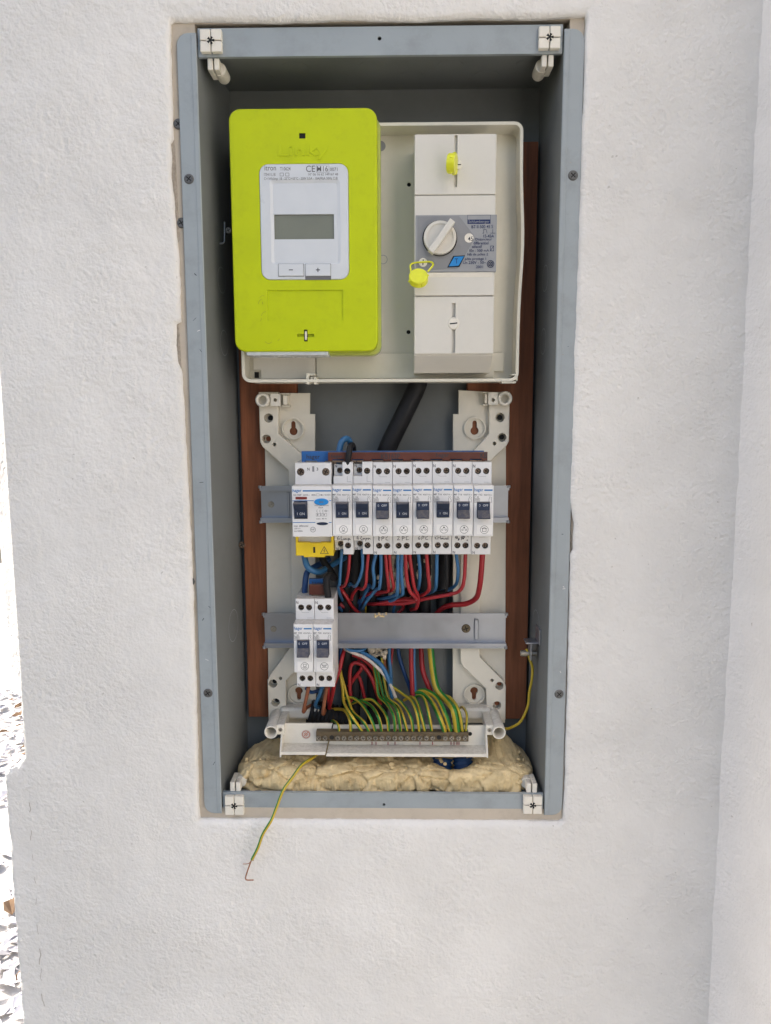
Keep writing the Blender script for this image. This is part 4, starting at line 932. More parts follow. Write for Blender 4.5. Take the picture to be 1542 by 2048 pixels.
for k, (ic, lab) in enumerate((("washer", "left white breaker on the lower rail, switched off, washing icon"), ("dish", "right white breaker on the lower rail, switched off, dish washing icon"))):
    o = make_breaker(lab, ic, False, None, False, "720", "436720", "20", "white breakers on the lower rail")
    o.location = ((lowx + (k - 0.5) * 17.5) / 1000, 2 / 1000, lowz / 1000)

# residual current device: two modules wide
rcd = bpy.data.objects.new("residual_current_device", None); COL.objects.link(rcd); tag(rcd, "double width white device with blue test button and yellow lower cover", "circuit device")
RW = 17.5
attach("body", "rcd_body", body_mesh(RW, False), "white", rcd)
lv = attach("lever", "lever_rcd", lever_mesh(True, 5.5), "lever", rcd); lv.location = (-9.8 / 1000, 0, 0.6 / 1000)
attach("lever_lettering", "lever_text_rcd", lambda: MB().text("I", -2.9, -2.5, -3.3, -1.0, -2.5).text("ON", -0.8, 3.6, -3.3, -1.0, -2.5), "inkwhite", lv, False)
attach("lever_well", "lever_well_rcd", lambda: MB().box(-15.8, -3.8, 2.0, 3, -6.6, 9.8), "lever", rcd)
attach("indicator", "rcd_ind", lambda: MB().box(-14.2, -4.2, -.15, 1, 10.7, 13.0, .1), "redmark", rcd)
def tb(): m = MB(); m.prism([(8.4 + 6.3 * math.cos(a), 8.6 + 3.0 * math.sin(a)) for a in np.linspace(0, 2 * math.pi, 28, endpoint=False)], -1.4, .5, ch=.6, seg=2); return m
attach("test_button", "rcd_test", tb, "testblue", rcd)
attach("indicator_lens", "rcd_lens", lambda: MB().prism([(8.9 + 5.0 * math.cos(a), -10.6 + 1.35 * math.sin(a)) for a in np.linspace(0, 2 * math.pi, 24, endpoint=False)], -.3, .5), "lever", rcd)
def rl():
    m = MB().text("hager", -16.6, -8.8, 16.3, 20.0, -.06).poly([(-7.8, 17.6), (17, 17.6), (17, 18.8), (-7.8, 18.8)], -.06)
    m.poly([(-17, 9.3), (1.6, 9.3), (1.6, 9.9), (-17, 9.9)], -.05); m.poly([(15.2, 9.3), (17, 9.3), (17, 9.9), (15.2, 9.9)], -.05); m.poly([(-17, -9.8), (2.8, -9.8), (2.8, -9.2), (-17, -9.2)], -.05); m.poly([(14.4, -9.8), (17, -9.8), (17, -9.2), (14.4, -9.2)], -.05); return m
attach("brand_lettering", "rcd_brand", rl, "logo", rcd, False)
def rt():
    m = MB(); y = -.06
    m.text("CD 742F", -16, -9, 13.9, 15.4, y); m.text("164742 z", -7.6, -2, 13.9, 15.3, y); m.text("40A", -.4, 3.6, 13.9, 15.4, y); m.text("IΔn 0,03A", 7.4, 16.6, 13.9, 15.4, y); m.stroke([(4.2, 13.8), (6.6, 13.8), (6.6, 15.6), (4.2, 15.6), (4.2, 13.8)], .2, y)
    m.text("test", 6.5, 10.3, 7.7, 9.5, -1.5); m.text("tester une fois/mois", 2.2, 14.6, 4.9, 5.9, y); m.text("30mA", 5.6, 9.8, 2.9, 4.3, y)
    for x in (4.6, 7.2, 9.6): m.stroke([(x, 1.8), (x - .6, .6), (x, -.6), (x, -4)], .25, y)
    m.stroke([(3.6, -1.6), (7.6, -1.6), (7.6, -4), (3.6, -4), (3.6, -1.6)], .22, y); m.stroke([(8.4, -1.6), (12.8, -1.6), (12.8, -4), (8.4, -4), (8.4, -1.6)], .22, y); m.circle_line(12, .6, .8, .25, y, 12); m.stroke([(10, .6), (14.2, .6)], .22, y); m.disc(5.0, -2.8, .6, y, 8); m.disc(10.6, -2.8, .6, y, 8)
    m.text("max. 40 A", 3.6, 12.8, -6.8, -5.6, y)
    m.text("inter. différentiel", -16, -3.6, -13.4, -11.7, y); m.text("230 V~", -16, -10, -15.6, -14.2, y); m.text("Im=500A", -16, -8.4, -17.8, -16.4, y)
    m.circle_line(0.6, -15.8, 2.2, .35, y, 18); m.text("NF", -.8, 2.0, -16.6, -15, y); return m
attach("rating_lettering", "rcd_rating", rt, "inkgrey", rcd, False)
attach("terminal_lettering", "rcd_tl", lambda: MB().text("N", -5.4, -3.4, 34.6, 37.2, SH - .06).text("3", 2.8, 4.3, 34.6, 37.2, SH - .06), "ink", rcd, False)
attach("vent_slot", "rcd_slot", lambda: MB().box(-1.0, .8, SH - .1, SH + 1, 33.6, 38.4), "plategrey2", rcd)
b_ = MB(); b_.prism([(-16.6, -41.6), (-9.5, -41.6), (-9.5, -43), (9.5, -43), (9.5, -41.6), (17.2, -41.6), (17.2, -23.4), (15, -23.4), (15, -29.4), (6, -29.4), (6, -30), (-4, -30), (-4, -29.4), (-14.6, -29.4), (-14.6, -23.4), (-16.6, -23.4)], SH - 3.0, 58, ch=.5); 
yc_ = bpy.data.objects.new("terminal_cover", make_mesh("terminal_cover", b_, "warn")); COL.objects.link(yc_); yc_.parent = rcd
attach("cover_slot", "rcd_cslot", lambda: MB().box(-.9, .9, SH - 3.1, SH - 2, -39, -33.6), "black", yc_)
def wtri():
    y = SH - 3.1; m = MB(); m.stroke([(5.4, -39.6), (12.6, -39.6), (9, -33.2), (5.4, -39.6)], .5, y); m.stroke([(9.4, -35.2), (8.4, -37.2), (9.6, -37.0), (8.6, -38.9)], .4, y); return m
attach("warning_triangle", "rcd_tri", wtri, "ink", yc_, False)
for x in (-11.3, 11.0):
    b_ = attach("terminal_bore", "terminal_bore_r", lambda: MB().cyl((0, 0, 0), (0, -1, 0), 3.39, 3.39, 4.6, 20, cap1=False), "black", rcd); b_.location = (x / 1000, (SH + 5.2) / 1000, 33.4 / 1000)
    t_ = attach("terminal_screw", "terminal_screw_r", lambda: MB().cyl((0, 0, 0), (0, -1, 0), 3.1, 2.9, 1.4, 18), "barscrew" if x > 0 else "brass", rcd); t_.location = (x / 1000, (SH + (2.6 if x > 0 else 4.4)) / 1000, 33.4 / 1000); t_.rotation_euler = (0, .5, 0)
    attach("drive_slot", "drive_slot_r", lambda: MB().stroke([(-2, 0), (2, 0)], .7, -1.45).stroke([(0, -2), (0, 2)], .7, -1.45), "black", t_, False)
rcd.location = ((X_ROW - 17.6) / 1000, 2 / 1000, (ROWZ - .6) / 1000)

# ================================================================== BUSBARS
def busbar(label, l, r_, t_, b_, Y, matn, texts, teeth, cat="busbar", group="plastic clad busbars"):
    x0, x1, z0, z1 = R(l, t_, r_, b_, Y)
    o = thing("busbar", ((x0 + x1) / 2, Y, z0), label, cat, group)
    out = [(x0, z0)]; xx = x0
    while teeth and xx + 17.5 < x1:
        out += [(xx + 3.4, z0), (xx + 3.4, z0 + 1.6), (xx + 14, z0 + 1.6), (xx + 14, z0)]; xx += 17.54
    out += [(x1, z0), (x1, z1), (x0, z1)]
    m = MB(); m.prism(out, Y, Y + 5, ch=.3); part("insulation", m, matn, o)
    t = MB()
    for s_, a, c, e, g_ in texts: tpx(t, s_, a, c, e, g_, Y - .08)
    if texts: part("lettering", t, "ink", o, recalc=False)
    m = MB(); m.box(x0 + 2, x1 - 2, Y + 2, Y + 3.5, z0 - 1.2, z0 + .5); part("comb", m, "brass", o)
    return o
busbar("blue busbar strip above the residual current device and breakers", 603, 968, 902, 925, 30, "busblue", [("hager", 613, 909, 640, 920)], True)
busbar("long brown busbar strip above the upper row of breakers", 656, 975, 904.5, 922, 22, "busbrown", [("hager", 662, 909, 686, 918), ("KB163P", 762, 907, 800, 918), ("hager", 872, 906, 898, 916), ("KB", 961, 905, 974, 916)], True)
busbar("short blue busbar strip above the two lower breakers", 618, 652, 1158, 1174, 40, "busblue", [("hager", 624, 1163, 648, 1171)], False)
busbar("short brown busbar strip above the two lower breakers", 618, 655, 1170, 1190, 27, "busbrown", [], False)

# ================================================================== CABLES AND WIRES
def wire(label, pts, r, matn, group, name="wire", cat="wire", n=10, step=1.8, stripe=None, twist=0.0):
    pts = [(x + (random.uniform(-1.3, 1.3) if 0 < i < len(pts) - 1 and r < 4 else 0), y + (random.uniform(-1.3, 1.3) if 0 < i < len(pts) - 1 and r < 4 else 0), Y) for i, (x, y, Y) in enumerate(pts)]
    m = MB(); m.tube([P(*p) for p in pts], r * (0.93 if r < 3.2 else 1), n, step, stripe=stripe, twist=twist)
    return solo(name, m, matn, label, cat, group)
wire("thick black supply cable slanting down behind the breakers", [(842, 735, 72), (833, 775, 70), (800, 845, 70), (778, 890, 70), (765, 930, 72), (758, 1000, 76)], 8.6, "wblack", None, "supply_cable", "cable", 20, 4)
wire("thick blue looped wire above the upper busbars", [(676, 935, 34), (677, 905, 34), (682, 884, 36), (692, 876, 40), (700, 885, 44), (702, 915, 48), (700, 960, 52)], 3.0, "wblue", "loops feeding the busbars", n=12)
wire("thick dark looped wire in front of the brown busbar", [(695, 940, 22), (696, 922, 20), (698, 905, 19), (702, 892, 24), (707, 893, 34), (709, 930, 46)], 2.9, "wblack", "loops feeding the busbars", n=12)
U = lambda x, y: (660 + x / 7.71, 1090 + y / 7.71)
V = lambda x, y: (760 + x / 4.283, 1080 + y / 4.283)
def zw(tf, pts, Y0, Y1, tail=()):
    k = len(pts); return [(*tf(*p), Y0 + (Y1 - Y0) * (i / (k - 1)) ** 2.0) for i, p in enumerate(pts)] + list(tail)
UPW = "wires hanging from the upper breakers"
def b_of(k): return ["first lamp breaker", "second lamp breaker", "leftmost socket breaker", "second socket breaker from the left", "middle socket breaker", "second socket breaker from the right", "rightmost socket breaker", "cooking pot breaker"][k]
UW = [("blue", 0, "", U, [(183, 60), (165, 350), (142, 580), (128, 640), (150, 740), (190, 850)], 1.55), ("red", 0, "", U, [(305, 130), (288, 400), (258, 570), (205, 632), (150, 640), (250, 800)], 1.55),
      ("blue", 1, "", U, [(497, 60), (490, 350), (450, 560), (390, 640), (320, 600), (290, 640)], 1.55), ("red", 1, "", U, [(592, 130), (572, 400), (542, 610), (490, 685), (430, 670), (350, 780), (330, 900)], 1.6),
      ("blue", 2, "left ", U, [(712, 130), (670, 330), (690, 540), (660, 650), (600, 630), (560, 720), (440, 960)], 1.7), ("blue", 2, "right ", U, [(785, 130), (788, 400), (755, 650), (720, 700), (560, 860), (500, 990)], 1.65),
      ("red", 2, "left ", U, [(855, 130), (878, 400), (912, 620), (880, 705), (760, 715), (640, 745), (420, 850)], 1.7), ("red", 2, "right ", U, [(915, 130), (945, 400), (975, 620), (950, 695), (880, 720), (700, 760)], 1.7),
      ("blue", 3, "left ", U, [(1045, 130), (1045, 450), (1032, 740), (980, 775), (880, 820), (740, 830)], 1.75), ("blue", 3, "right ", U, [(1107, 130), (1107, 450), (1120, 740), (1080, 775), (950, 860), (780, 880)], 1.75),
      ("red", 3, "left ", U, [(1163, 130), (1183, 450), (1235, 700), (1310, 790), (1300, 840), (1100, 850), (700, 900), (560, 900)], 1.85), ("red", 3, "right ", U, [(1222, 130), (1262, 450), (1310, 660), (1355, 800), (1340, 960), (1250, 1000)], 1.85),
      ("blue", 4, "", U, [(1362, 130), (1378, 400), (1385, 600), (1352, 695), (1280, 760)], 1.75), ("red", 4, "", V, [(398, 120), (415, 280), (418, 415), (375, 462), (310, 480), (200, 520)], 1.85),
      ("blue", 5, "", V, [(487, 120), (487, 330), (470, 420), (420, 452), (330, 470)], 1.75), ("black", 5, "", V, [(568, 120), (575, 300), (568, 430), (520, 450), (400, 470)], 1.75),
      ("blue", 6, "", V, [(652, 120), (670, 260), (648, 380), (590, 430), (480, 450)], 1.75), ("red", 6, "", V, [(732, 110), (722, 330), (684, 425), (600, 460), (400, 505), (200, 540), (0, 545), (-120, 560)], 1.85)]
for col, k, which, tf, pts, r in UW:
    wire(f"{which}{col} wire below the {b_of(k)}", zw(tf, pts, 27, 85 if len(pts) > 6 else 76), r, "w" + col, UPW, n=10)
wire("thick red wire curving from below the cooking pot breaker to the lower left", [(*V(878, 110), 27), (*V(868, 280), 30), (*V(852, 420), 40), (*V(828, 500), 52), (*V(740, 540), 62), (*V(620, 552), 70), (*V(540, 585), 76), (*V(470, 640), 80), (*V(400, 720), 82), (*V(355, 830), 82), (*V(350, 980), 80), (*V(370, 1120), 76), (*V(420, 1250), 72), (*V(450, 1330), 72)], 2.75, "wred", UPW, n=12, step=2.2)
# loops round the lower left module
wire("thick blue wire looping out of the yellow cover", [(608, 1108, 36), (612, 1128, 32), (622, 1140, 32), (640, 1143, 38), (660, 1132, 52), (690, 1115, 70)], 3.0, "wblue", "loops feeding the busbars", n=12)
wire("thick blue wire dropping to the short blue busbar", [(660, 1118, 66), (640, 1128, 60), (618, 1140, 48), (611, 1158, 44), (609, 1190, 42)], 3.0, "wdblue", "loops feeding the busbars", n=12)
wire("thick black wire bent over the short brown busbar", [(640, 1090, 56), (645, 1120, 50), (663, 1145, 46), (668, 1156, 40), (660, 1150, 30), (654, 1162, 23), (657, 1200, 24)], 3.2, "wblack", "loops feeding the busbars", n=12)
# behind and below the lower rail
TG = "tangled wires behind the lower rail"
T = lambda x, y: (660 + x / 5.14, 1280 + y / 5.14)
TW = [("red wire arching over beside the lower breakers", "wred", 2.0, [(215, 640, 70), (205, 480, 70), (200, 320, 70), (235, 245, 70), (300, 235, 70), (370, 290, 70), (430, 400, 70), (470, 520, 70), (520, 660, 74)]),
      ("inner red wire crossing diagonally beside the lower breakers", "wred", 1.9, [(190, 480, 74), (250, 400, 73), (320, 300, 72), (340, 240, 74)]),
      ("red wire running straight down behind the earth wires", "wred", 1.9, [(300, 200, 78), (260, 300, 78), (310, 420, 78), (350, 560, 78), (370, 640, 78)]),
      ("upper red wire emerging below the rail toward the right", "wred", 2.0, [(230, 150, 74), (320, 190, 74), (400, 250, 74), (450, 330, 74), (460, 420, 75)]),
      ("red wire slanting past the right flank of the lower breakers", "wred", 2.0, [(160, 60, 76), (130, 190, 66), (100, 300, 62), (40, 480, 62), (0, 640, 66), (-10, 720, 70)]),
      ("blue wire looping just under the lower rail", "wblue", 1.7, [(150, 60, 66), (200, 100, 64), (280, 110, 64), (350, 95, 66), (385, 50, 72)]),
      ("long blue wire sweeping right to the earth wires", "wblue", 2.3, [(230, 40, 72), (320, 120, 66), (430, 180, 62), (520, 250, 58), (580, 350, 56), (615, 470, 56), (640, 590, 60)]),
      ("white wire following the long blue wire", "wwhite", 1.7, [(150, 90, 70), (230, 130, 64), (350, 180, 60), (470, 260, 57), (560, 360, 57), (630, 470, 55), (675, 590, 58)]),
      ("straight blue wire right of the foam scraps", "wblue", 2.0, [(606, 20, 76), (606, 200, 72), (618, 330, 70), (626, 460, 70)]),
      ("thin red wire beside the straight blue wire", "wred", 1.5, [(650, 20, 80), (640, 150, 78), (620, 300, 78)]),
      ("dark blue wire slanting down across the dark gap", "wdblue", 2.2, [(690, 20, 82), (720, 180, 80), (770, 350, 78), (820, 480, 78), (840, 560, 78)]),
      ("straight red wire in the middle of the dark gap", "wred", 2.5, [(835, 20, 72), (835, 200, 70), (838, 400, 68), (850, 600, 66)]),
      ("pale blue wire beside the straight red wire", "wblue", 1.8, [(872, 20, 74), (866, 200, 72), (868, 400, 70), (880, 600, 68)]),
      ("blue wire hanging low behind the brown board edge", "wblue", 1.7, [(285, 380, 80), (270, 520, 80), (250, 640, 80), (245, 740, 78)]),
      ("short blue wire between the red arches", "wblue", 1.6, [(405, 380, 82), (400, 500, 82), (405, 640, 80)]),
      ("dark blue wire next to the lower breakers' flank", "wdblue", 1.8, [(120, 40, 74), (105, 200, 70), (110, 300, 72)]),
      ("blue wire crossing under the red arch", "wblue", 1.7, [(270, 240, 80), (210, 330, 80), (160, 430, 80), (130, 540, 80)]),
      ("orange-brown wire near the foam scraps", "wbrown", 1.5, [(560, 180, 76), (570, 260, 75), (580, 330, 76)])]
for lab, mn, r, pts in TW: wire(lab, [(*T(x, y), Y) for x, y, Y in pts], r, mn, TG)
BH = "wires crossing above the lower rail"
for lab, mn, r, pts in (("red wire slanting to the rail beside the lower breakers", "wred", 2.0, [(150, 650, 66), (250, 800, 70), (350, 950, 76), (460, 1060, 80), (520, 1120, 82)]),
                        ("second red wire crossing below the slanting one", "wred", 2.0, [(150, 910, 76), (250, 980, 78), (330, 1040, 80), (420, 1120, 82)]),
                        ("blue wire low beside the lower breakers' top", "wblue", 1.7, [(140, 960, 74), (200, 1030, 78), (260, 1100, 82)]),
                        ("dark blue wire in the shade above the rail", "wdblue", 2.0, [(600, 600, 76), (570, 700, 78), (470, 900, 80), (420, 1080, 82)]),
                        ("long dark blue wire running left in the shade", "wdblue", 2.0, [(1010, 760, 72), (900, 820, 76), (760, 830, 79), (600, 800, 80), (480, 860, 80), (300, 1000, 80)]),
                        ("dark red wire running low in the shade", "wred", 1.9, [(1330, 800, 76), (1200, 820, 79), (1000, 860, 80), (800, 900, 80), (600, 920, 80), (520, 880, 80)]),
                        ("dark red bundle wire curving above the rail", "wred", 1.9, [(1090, 840, 80), (1130, 960, 82), (1060, 1040, 82), (1000, 1130, 83)]),
                        ("thin black wire dropping to the rail", "wblack", 1.9, [(800, 880, 80), (810, 960, 81), (830, 1060, 82), (840, 1140, 82)]),
                        ("blue wire end dropping behind the rail", "wblue", 1.6, [(1010, 880, 80), (990, 980, 81), (970, 1080, 82)])):
    wire(lab, [(*U(x, y), Y) for x, y, Y in pts], r, mn, BH)
for k, pts in enumerate(([(270, 700, 80), (250, 850, 80), (225, 950, 81), (200, 1100, 82)], [(530, 900, 81), (545, 1000, 82), (550, 1120, 83)], [(660, 840, 81), (650, 980, 82), (640, 1120, 83)], [(670, 860, 80), (685, 1000, 82), (690, 1120, 83)], [(1410, 880, 82), (1420, 980, 82), (1440, 1120, 83)])):
    wire(f"thin yellow-green wire {['leftmost','second','third','fourth','rightmost'][k]} of those dropping behind the rail", [(*U(x, y), Y) for x, y, Y in pts], 1.2, ["wyel", "wgreen"], "earth wires above the lower rail", stripe=(3, 4, 5, 6))
# brown and blue wires under the lower breakers
L = lambda x, y: (480 + x / 4.82, 1080 + y / 4.82)
LW = "wires under the lower breakers"
for lab, mn, r, pts in (("left brown wire bent under the lower breakers", "wbrown", 1.9, [(660, 1420, 34), (640, 1520, 40), (610, 1650, 46), (650, 1610, 60), (720, 1580, 70)]),
                        ("right brown wire bent under the lower breakers", "wbrown", 1.9, [(838, 1420, 34), (820, 1540, 40), (797, 1670, 46), (820, 1640, 62)]),
                        ("blue wire bent under the lower breakers", "wblue", 2.0, [(790, 1420, 34), (770, 1500, 42), (728, 1590, 52), (770, 1620, 66), (840, 1580, 76)]),
                        ("short dark blue wire crossing under the left lower breaker", "wdblue", 1.9, [(640, 1430, 40), (690, 1465, 46), (780, 1445, 52)]),
                        ("red wire under the right lower breaker", "wred", 2.0, [(905, 1410, 40), (885, 1500, 48), (860, 1620, 60)]),
                        ("second red wire under the right lower breaker", "wred", 2.0, [(850, 1420, 44), (850, 1520, 52), (865, 1620, 66)])):
    wire(lab, [(*L(x, y), Y) for x, y, Y in pts], r, mn, LW)
# corrugated conduit ends
for lab, c, ax, r, mn in (("black corrugated conduit end under the lower breakers", P(668, 1435, 72), (0.9, 0.1, -0.25), 12, "wblack"), ("blue corrugated conduit end rising from the foam, left one", P(884, 1528, 44), (0.1, 0.35, 1), 9, "wdblue"), ("blue corrugated conduit end rising from the foam, right one", P(926, 1526, 44), (-0.1, 0.35, 1), 9, "wdblue")):
    m = MB(); a = Vector(ax).normalized(); u = a.orthogonal().normalized(); w_ = a.cross(u); c = Vector(c); nn = 24; prof = [(i * 1.0, r + (0.9 if i % 4 < 2 else -0.5)) for i in range(-26, 18 if r > 10 else 6)]
    vs = [(c + a * h_ + (u * math.cos(2 * math.pi * i / nn) + w_ * math.sin(2 * math.pi * i / nn)) * rr_)[:] for h_, rr_ in prof for i in range(nn)]
    m.add(vs, [(k_ * nn + i, k_ * nn + (i + 1) % nn, (k_ + 1) * nn + (i + 1) % nn, (k_ + 1) * nn + i) for k_ in range(len(prof) - 1) for i in range(nn)], 0, True)
    solo("conduit", m, mn, lab, "conduit", "corrugated conduits in the cabinet")
for k, (a, b_, c, d_, r_) in enumerate(((692, 1000, 700, 1470, 9), (716, 1010, 708, 1475, 8), (742, 1000, 748, 1470, 8.5), (770, 1010, 764, 1480, 7.5), (824, 1010, 826, 1285, 8), (846, 1000, 850, 1285, 7.5), (892, 1010, 890, 1285, 8))):  # black cables, some added so the shaded gap behind the wires reads dark
    m_ = (a + c) / 2 + random.uniform(-6, 6)
    wire(f"black sheathed cable at the back, {['first', 'second', 'third', 'fourth', 'fifth', 'sixth', 'last'][k]} from the left of the dark gap", [(a, b_, 82), (m_, b_ + (d_ - b_) * .38, 83), (m_ + random.uniform(-5, 5), b_ + (d_ - b_) * .7, 82), (c, d_, 80)], r_ * 0.8, "wblack", "black cables darkening the shaded back of the cabinet", "sheathed_cable", "cable", 14, 5)
# scraps of foam caught in the wires
m = MB()
for k in range(26):
    x, y = rng.uniform(740, 772), rng.uniform(1293, 1320); c = P(x, y, rng.uniform(66, 74))
    bm = bmesh.new(); bmesh.ops.create_icosphere(bm, subdivisions=2, radius=1); a = np.array([v.co[:] for v in bm.verts]); a = a * (1 + .7 * fbm(a * 2 + k, 3, k))[:, None] * rng.uniform(1.5, 3.6, 3)
    m.add(a + np.array(c), [[v.index for v in fc.verts] for fc in bm.faces], 0, False); bm.free()
solo("foam_scrap", m, "copperfoam", "crumbled pale foam scrap caught in the wires under the rail", "foam scrap")
m = MB()
for k in range(60):
    x, y = rng.choice([rng.uniform(755, 800), rng.uniform(780, 862)]), rng.uniform(1112, 1190); c = P(x, y, rng.uniform(78, 88))
    bm = bmesh.new(); bmesh.ops.create_icosphere(bm, subdivisions=2, radius=1); a = np.array([v.co[:] for v in bm.verts]); a = a * (1 + .7 * fbm(a * 2 + k, 3, k))[:, None] * rng.uniform(2, 6, 3) * [1, .5, 1]
    m.add(a + np.array(c), [[v.index for v in fc.verts] for fc in bm.faces], 0, False); bm.free()
solo("foam_patch", m, "copperfoam", "brown crumbly foam patch on the back panel behind the wires", "foam scrap")

# ================================================================== EARTH BAR
HX0, HX1 = R(563, 1448, 972, 1512, 24)[:2]
zt, zm, zb = P(770, 1449, 34)[2], P(770, 1488, 34)[2], P(770, 1512, 18)[2]
hd = thing("earth_bar_holder", ((HX0 + HX1) / 2, 30, zb), "cracked cream plastic trough holding the brass earth bar", "bar holder")
crack = [(666, 1440), (664, 1460), (660, 1484), (657, 1496), (651, 1514)]
cxm = P(657, 1480, 28)[0]; cxt, cxb = P(666, 1450, 34)[0], P(651, 1512, 18)[0]
for k, (a_t, a_b, c_t, c_b, dz) in enumerate(((HX0, HX0, cxt - .5, cxb - .5, 0.8), (cxt + .5, cxb + .5, HX1, HX1, -0.6))):
    m = MB()
    prof = [(34, zt), (34, zm), (18, zb + 3), (18, zb), (19.4, zb - .4), (35.6, zm - 2), (35.6, zt)]
    n_ = len(prof); tt = lambda z: (zt - z) / (zt - zb)
    vs = [(a_t + (a_b - a_t) * tt(z), y, z + dz) for y, z in prof] + [(c_t + (c_b - c_t) * tt(z), y, z + dz) for y, z in prof]
    m.add(vs, [(i, (i + 1) % n_, n_ + (i + 1) % n_, n_ + i) for i in range(n_)] + [tuple(range(n_)), tuple(range(2 * n_ - 1, n_ - 1, -1))])
    part("trough", m, "ivory", hd)
for xe in (HX0 - .8, HX1):
    m = MB(); vs = [(34, zt + 3), (18, zm + 1), (16.5, zb - .8), (36, zm - 2.4), (36, zt + 3)]; m.extrude_x(vs, xe, xe + 1.3); part("end_wall", m, "ivory", hd)
x, _, z = P(612, 1469, 33.5); d = MB(); d.disc(x, z, 4.6, 33.75, 24); part("earth_sticker", d, "wwhite", hd, recalc=False)
d = MB(); d.circle_line(x, z, 3.5, .55, 33.6, 22); d.stroke([(x - 2, z - 1.6), (x + 1.8, z + 2)], .6, 33.6); d.stroke([(x - .2, z - 1.8), (x + 1.6, z + .2)], .5, 33.6); d.stroke([(x - 1.8, z + .2), (x - .2, z + 1.8)], .5, 33.6); part("earth_symbol", d, "redprint", hd, recalc=False)
d = MB(); x, _, z = P(940, 1468, 33.5); d.disc(x, z, 2.0, 33.75, 14); part("fixing_hole", d, "black", hd, recalc=False)
bx0, bx1, bz0, bz1 = R(632, 1464, 937, 1483, 26)
eb = thing("earth_bar", ((bx0 + bx1) / 2, 30, bz0), "tarnished brass earth terminal bar with a row of screws", "terminal bar")
m = MB(); m.box(bx0, bx1, 26, 33.8, bz0, bz1, .4); part("bar", m, "bar", eb)
SX = [637.7, 650] + [660 + v / 5.14 for v in (80, 145, 210, 275, 340, 405, 468, 535, 600, 665, 730, 795, 860, 925, 990, 1055, 1185, 1250, 1320, 1390)]
for k, px in enumerate(SX):
    x, _, z = P(px, 1476, 25.8); m = MB(); m.cyl((x, 26, z), (0, -1, 0), 2.35, 2.1, 1.5, 14); sc = part("clamp_screw", m, "barscrew", eb)
    c_ = MB(); a_ = random.uniform(0, 1.5)
    for dx, dz in ((math.cos(a_), math.sin(a_)), (-math.sin(a_), math.cos(a_))): c_.stroke([(x - dx * 1.5, z - dz * 1.5), (x + dx * 1.5, z + dz * 1.5)], .5, 24.45)
    part("drive_slot", c_, "black", sc, recalc=False)
for px in (663.6, 660 + 1120 / 5.14): x, _, z = P(px, 1475, 25.8); d = MB(); d.disc(x, z, 2.2, 25.9, 14); part("bar_hole", d, "black", eb, recalc=False)
d = MB()
for px in (744, 752, 776, 790, 840, 865, 902, 908, 914, 918):
    x, _, z = P(px, 1486, 33.6); d.box(x - .35, x + .35, 33.2, 33.9, z - 1.6, z + 1.2)
part("red_mark", d, "wred", hd)
# yellow-green earth wires
EW = [[(95, 955), (80, 880), (45, 830), (5, 845), (-20, 900)], [(215, 955), (205, 820), (150, 735), (80, 705), (0, 725), (-60, 780)], [(335, 945), (220, 790), (140, 650), (130, 500), (110, 350), (80, 200)], [(412, 960), (350, 850), (240, 740), (190, 620), (150, 480), (112, 330), (100, 200)],
      [(472, 955), (420, 800), (330, 665), (230, 600), (150, 600)], [(535, 955), (500, 790), (430, 675), (320, 628), (230, 650)], [(605, 960), (590, 800), (530, 695), (430, 610), (330, 620)], [(670, 960), (650, 780), (580, 660), (505, 570), (480, 420), (462, 270), (470, 120)],
      [(728, 955), (705, 760), (650, 675), (565, 605), (525, 480), (500, 340), (480, 200)], [(795, 955), (760, 790), (700, 685), (605, 600), (555, 430), (540, 330), (530, 180)], [(855, 955), (830, 800), (740, 655), (645, 585), (560, 580)], [(922, 955), (900, 760), (840, 625), (760, 555), (680, 500), (620, 470)],
      [(980, 955), (940, 770), (890, 625), (830, 590), (760, 620)], [(1050, 955), (1010, 740), (970, 615), (920, 575), (850, 600)], [(1182, 950), (1130, 800), (1050, 645), (965, 555), (880, 540)], [(1242, 950), (1180, 760), (1100, 605), (1005, 525), (920, 520)],
      [(1310, 950), (1275, 730), (1200, 625), (1105, 500), (1055, 330), (1035, 90), (1025, -60), (1040, -200)], [(1365, 950), (1325, 740), (1240, 605), (1150, 560)], [(1395, 950), (1402, 770), (1362, 690), (1330, 705), (1300, 760)]]
ORD = ["first", "second", "third", "fourth", "fifth", "sixth", "seventh", "eighth", "ninth", "tenth", "eleventh", "twelfth", "thirteenth", "fourteenth", "fifteenth", "sixteenth", "seventeenth", "eighteenth", "nineteenth"]
for k, pts in enumerate(EW):
    nP = len(pts); Ys = [31 + (66 - 31) * (min(1, i / 3.2)) ** 1.3 + (max(0, i - 3) * 3) for i in range(nP)]
    Ys[0], Ys[1] = 30, max(18, 26 - 3 * (k % 3))
    r = 3.3 if k == 16 else (2.45 if k in (14, 15) else 1.6 if k not in (0, 18) else 1.3)
    phase, wd = (0, 4) if k == 16 else random.choice(((0, 4), (1, 3), (8, 4), (9, 3), (10, 3)))
    lab = {16: "thickest yellow-green earth wire, third from the right end of the brass bar"}.get(k, f"{ORD[k]} yellow-green earth wire from the left on the brass bar")
    wire(lab, [(*T(x, y), min(80, Y)) for (x, y), Y in zip(pts, Ys)], r, ["wyel", "wgreen"], "yellow-green earth wires on the brass bar", "earth_wire", "earth wire", 12, 1.8, tuple((phase + i) % 12 for i in range(wd)), 0.0 if k == 16 else random.uniform(-.015, .015))
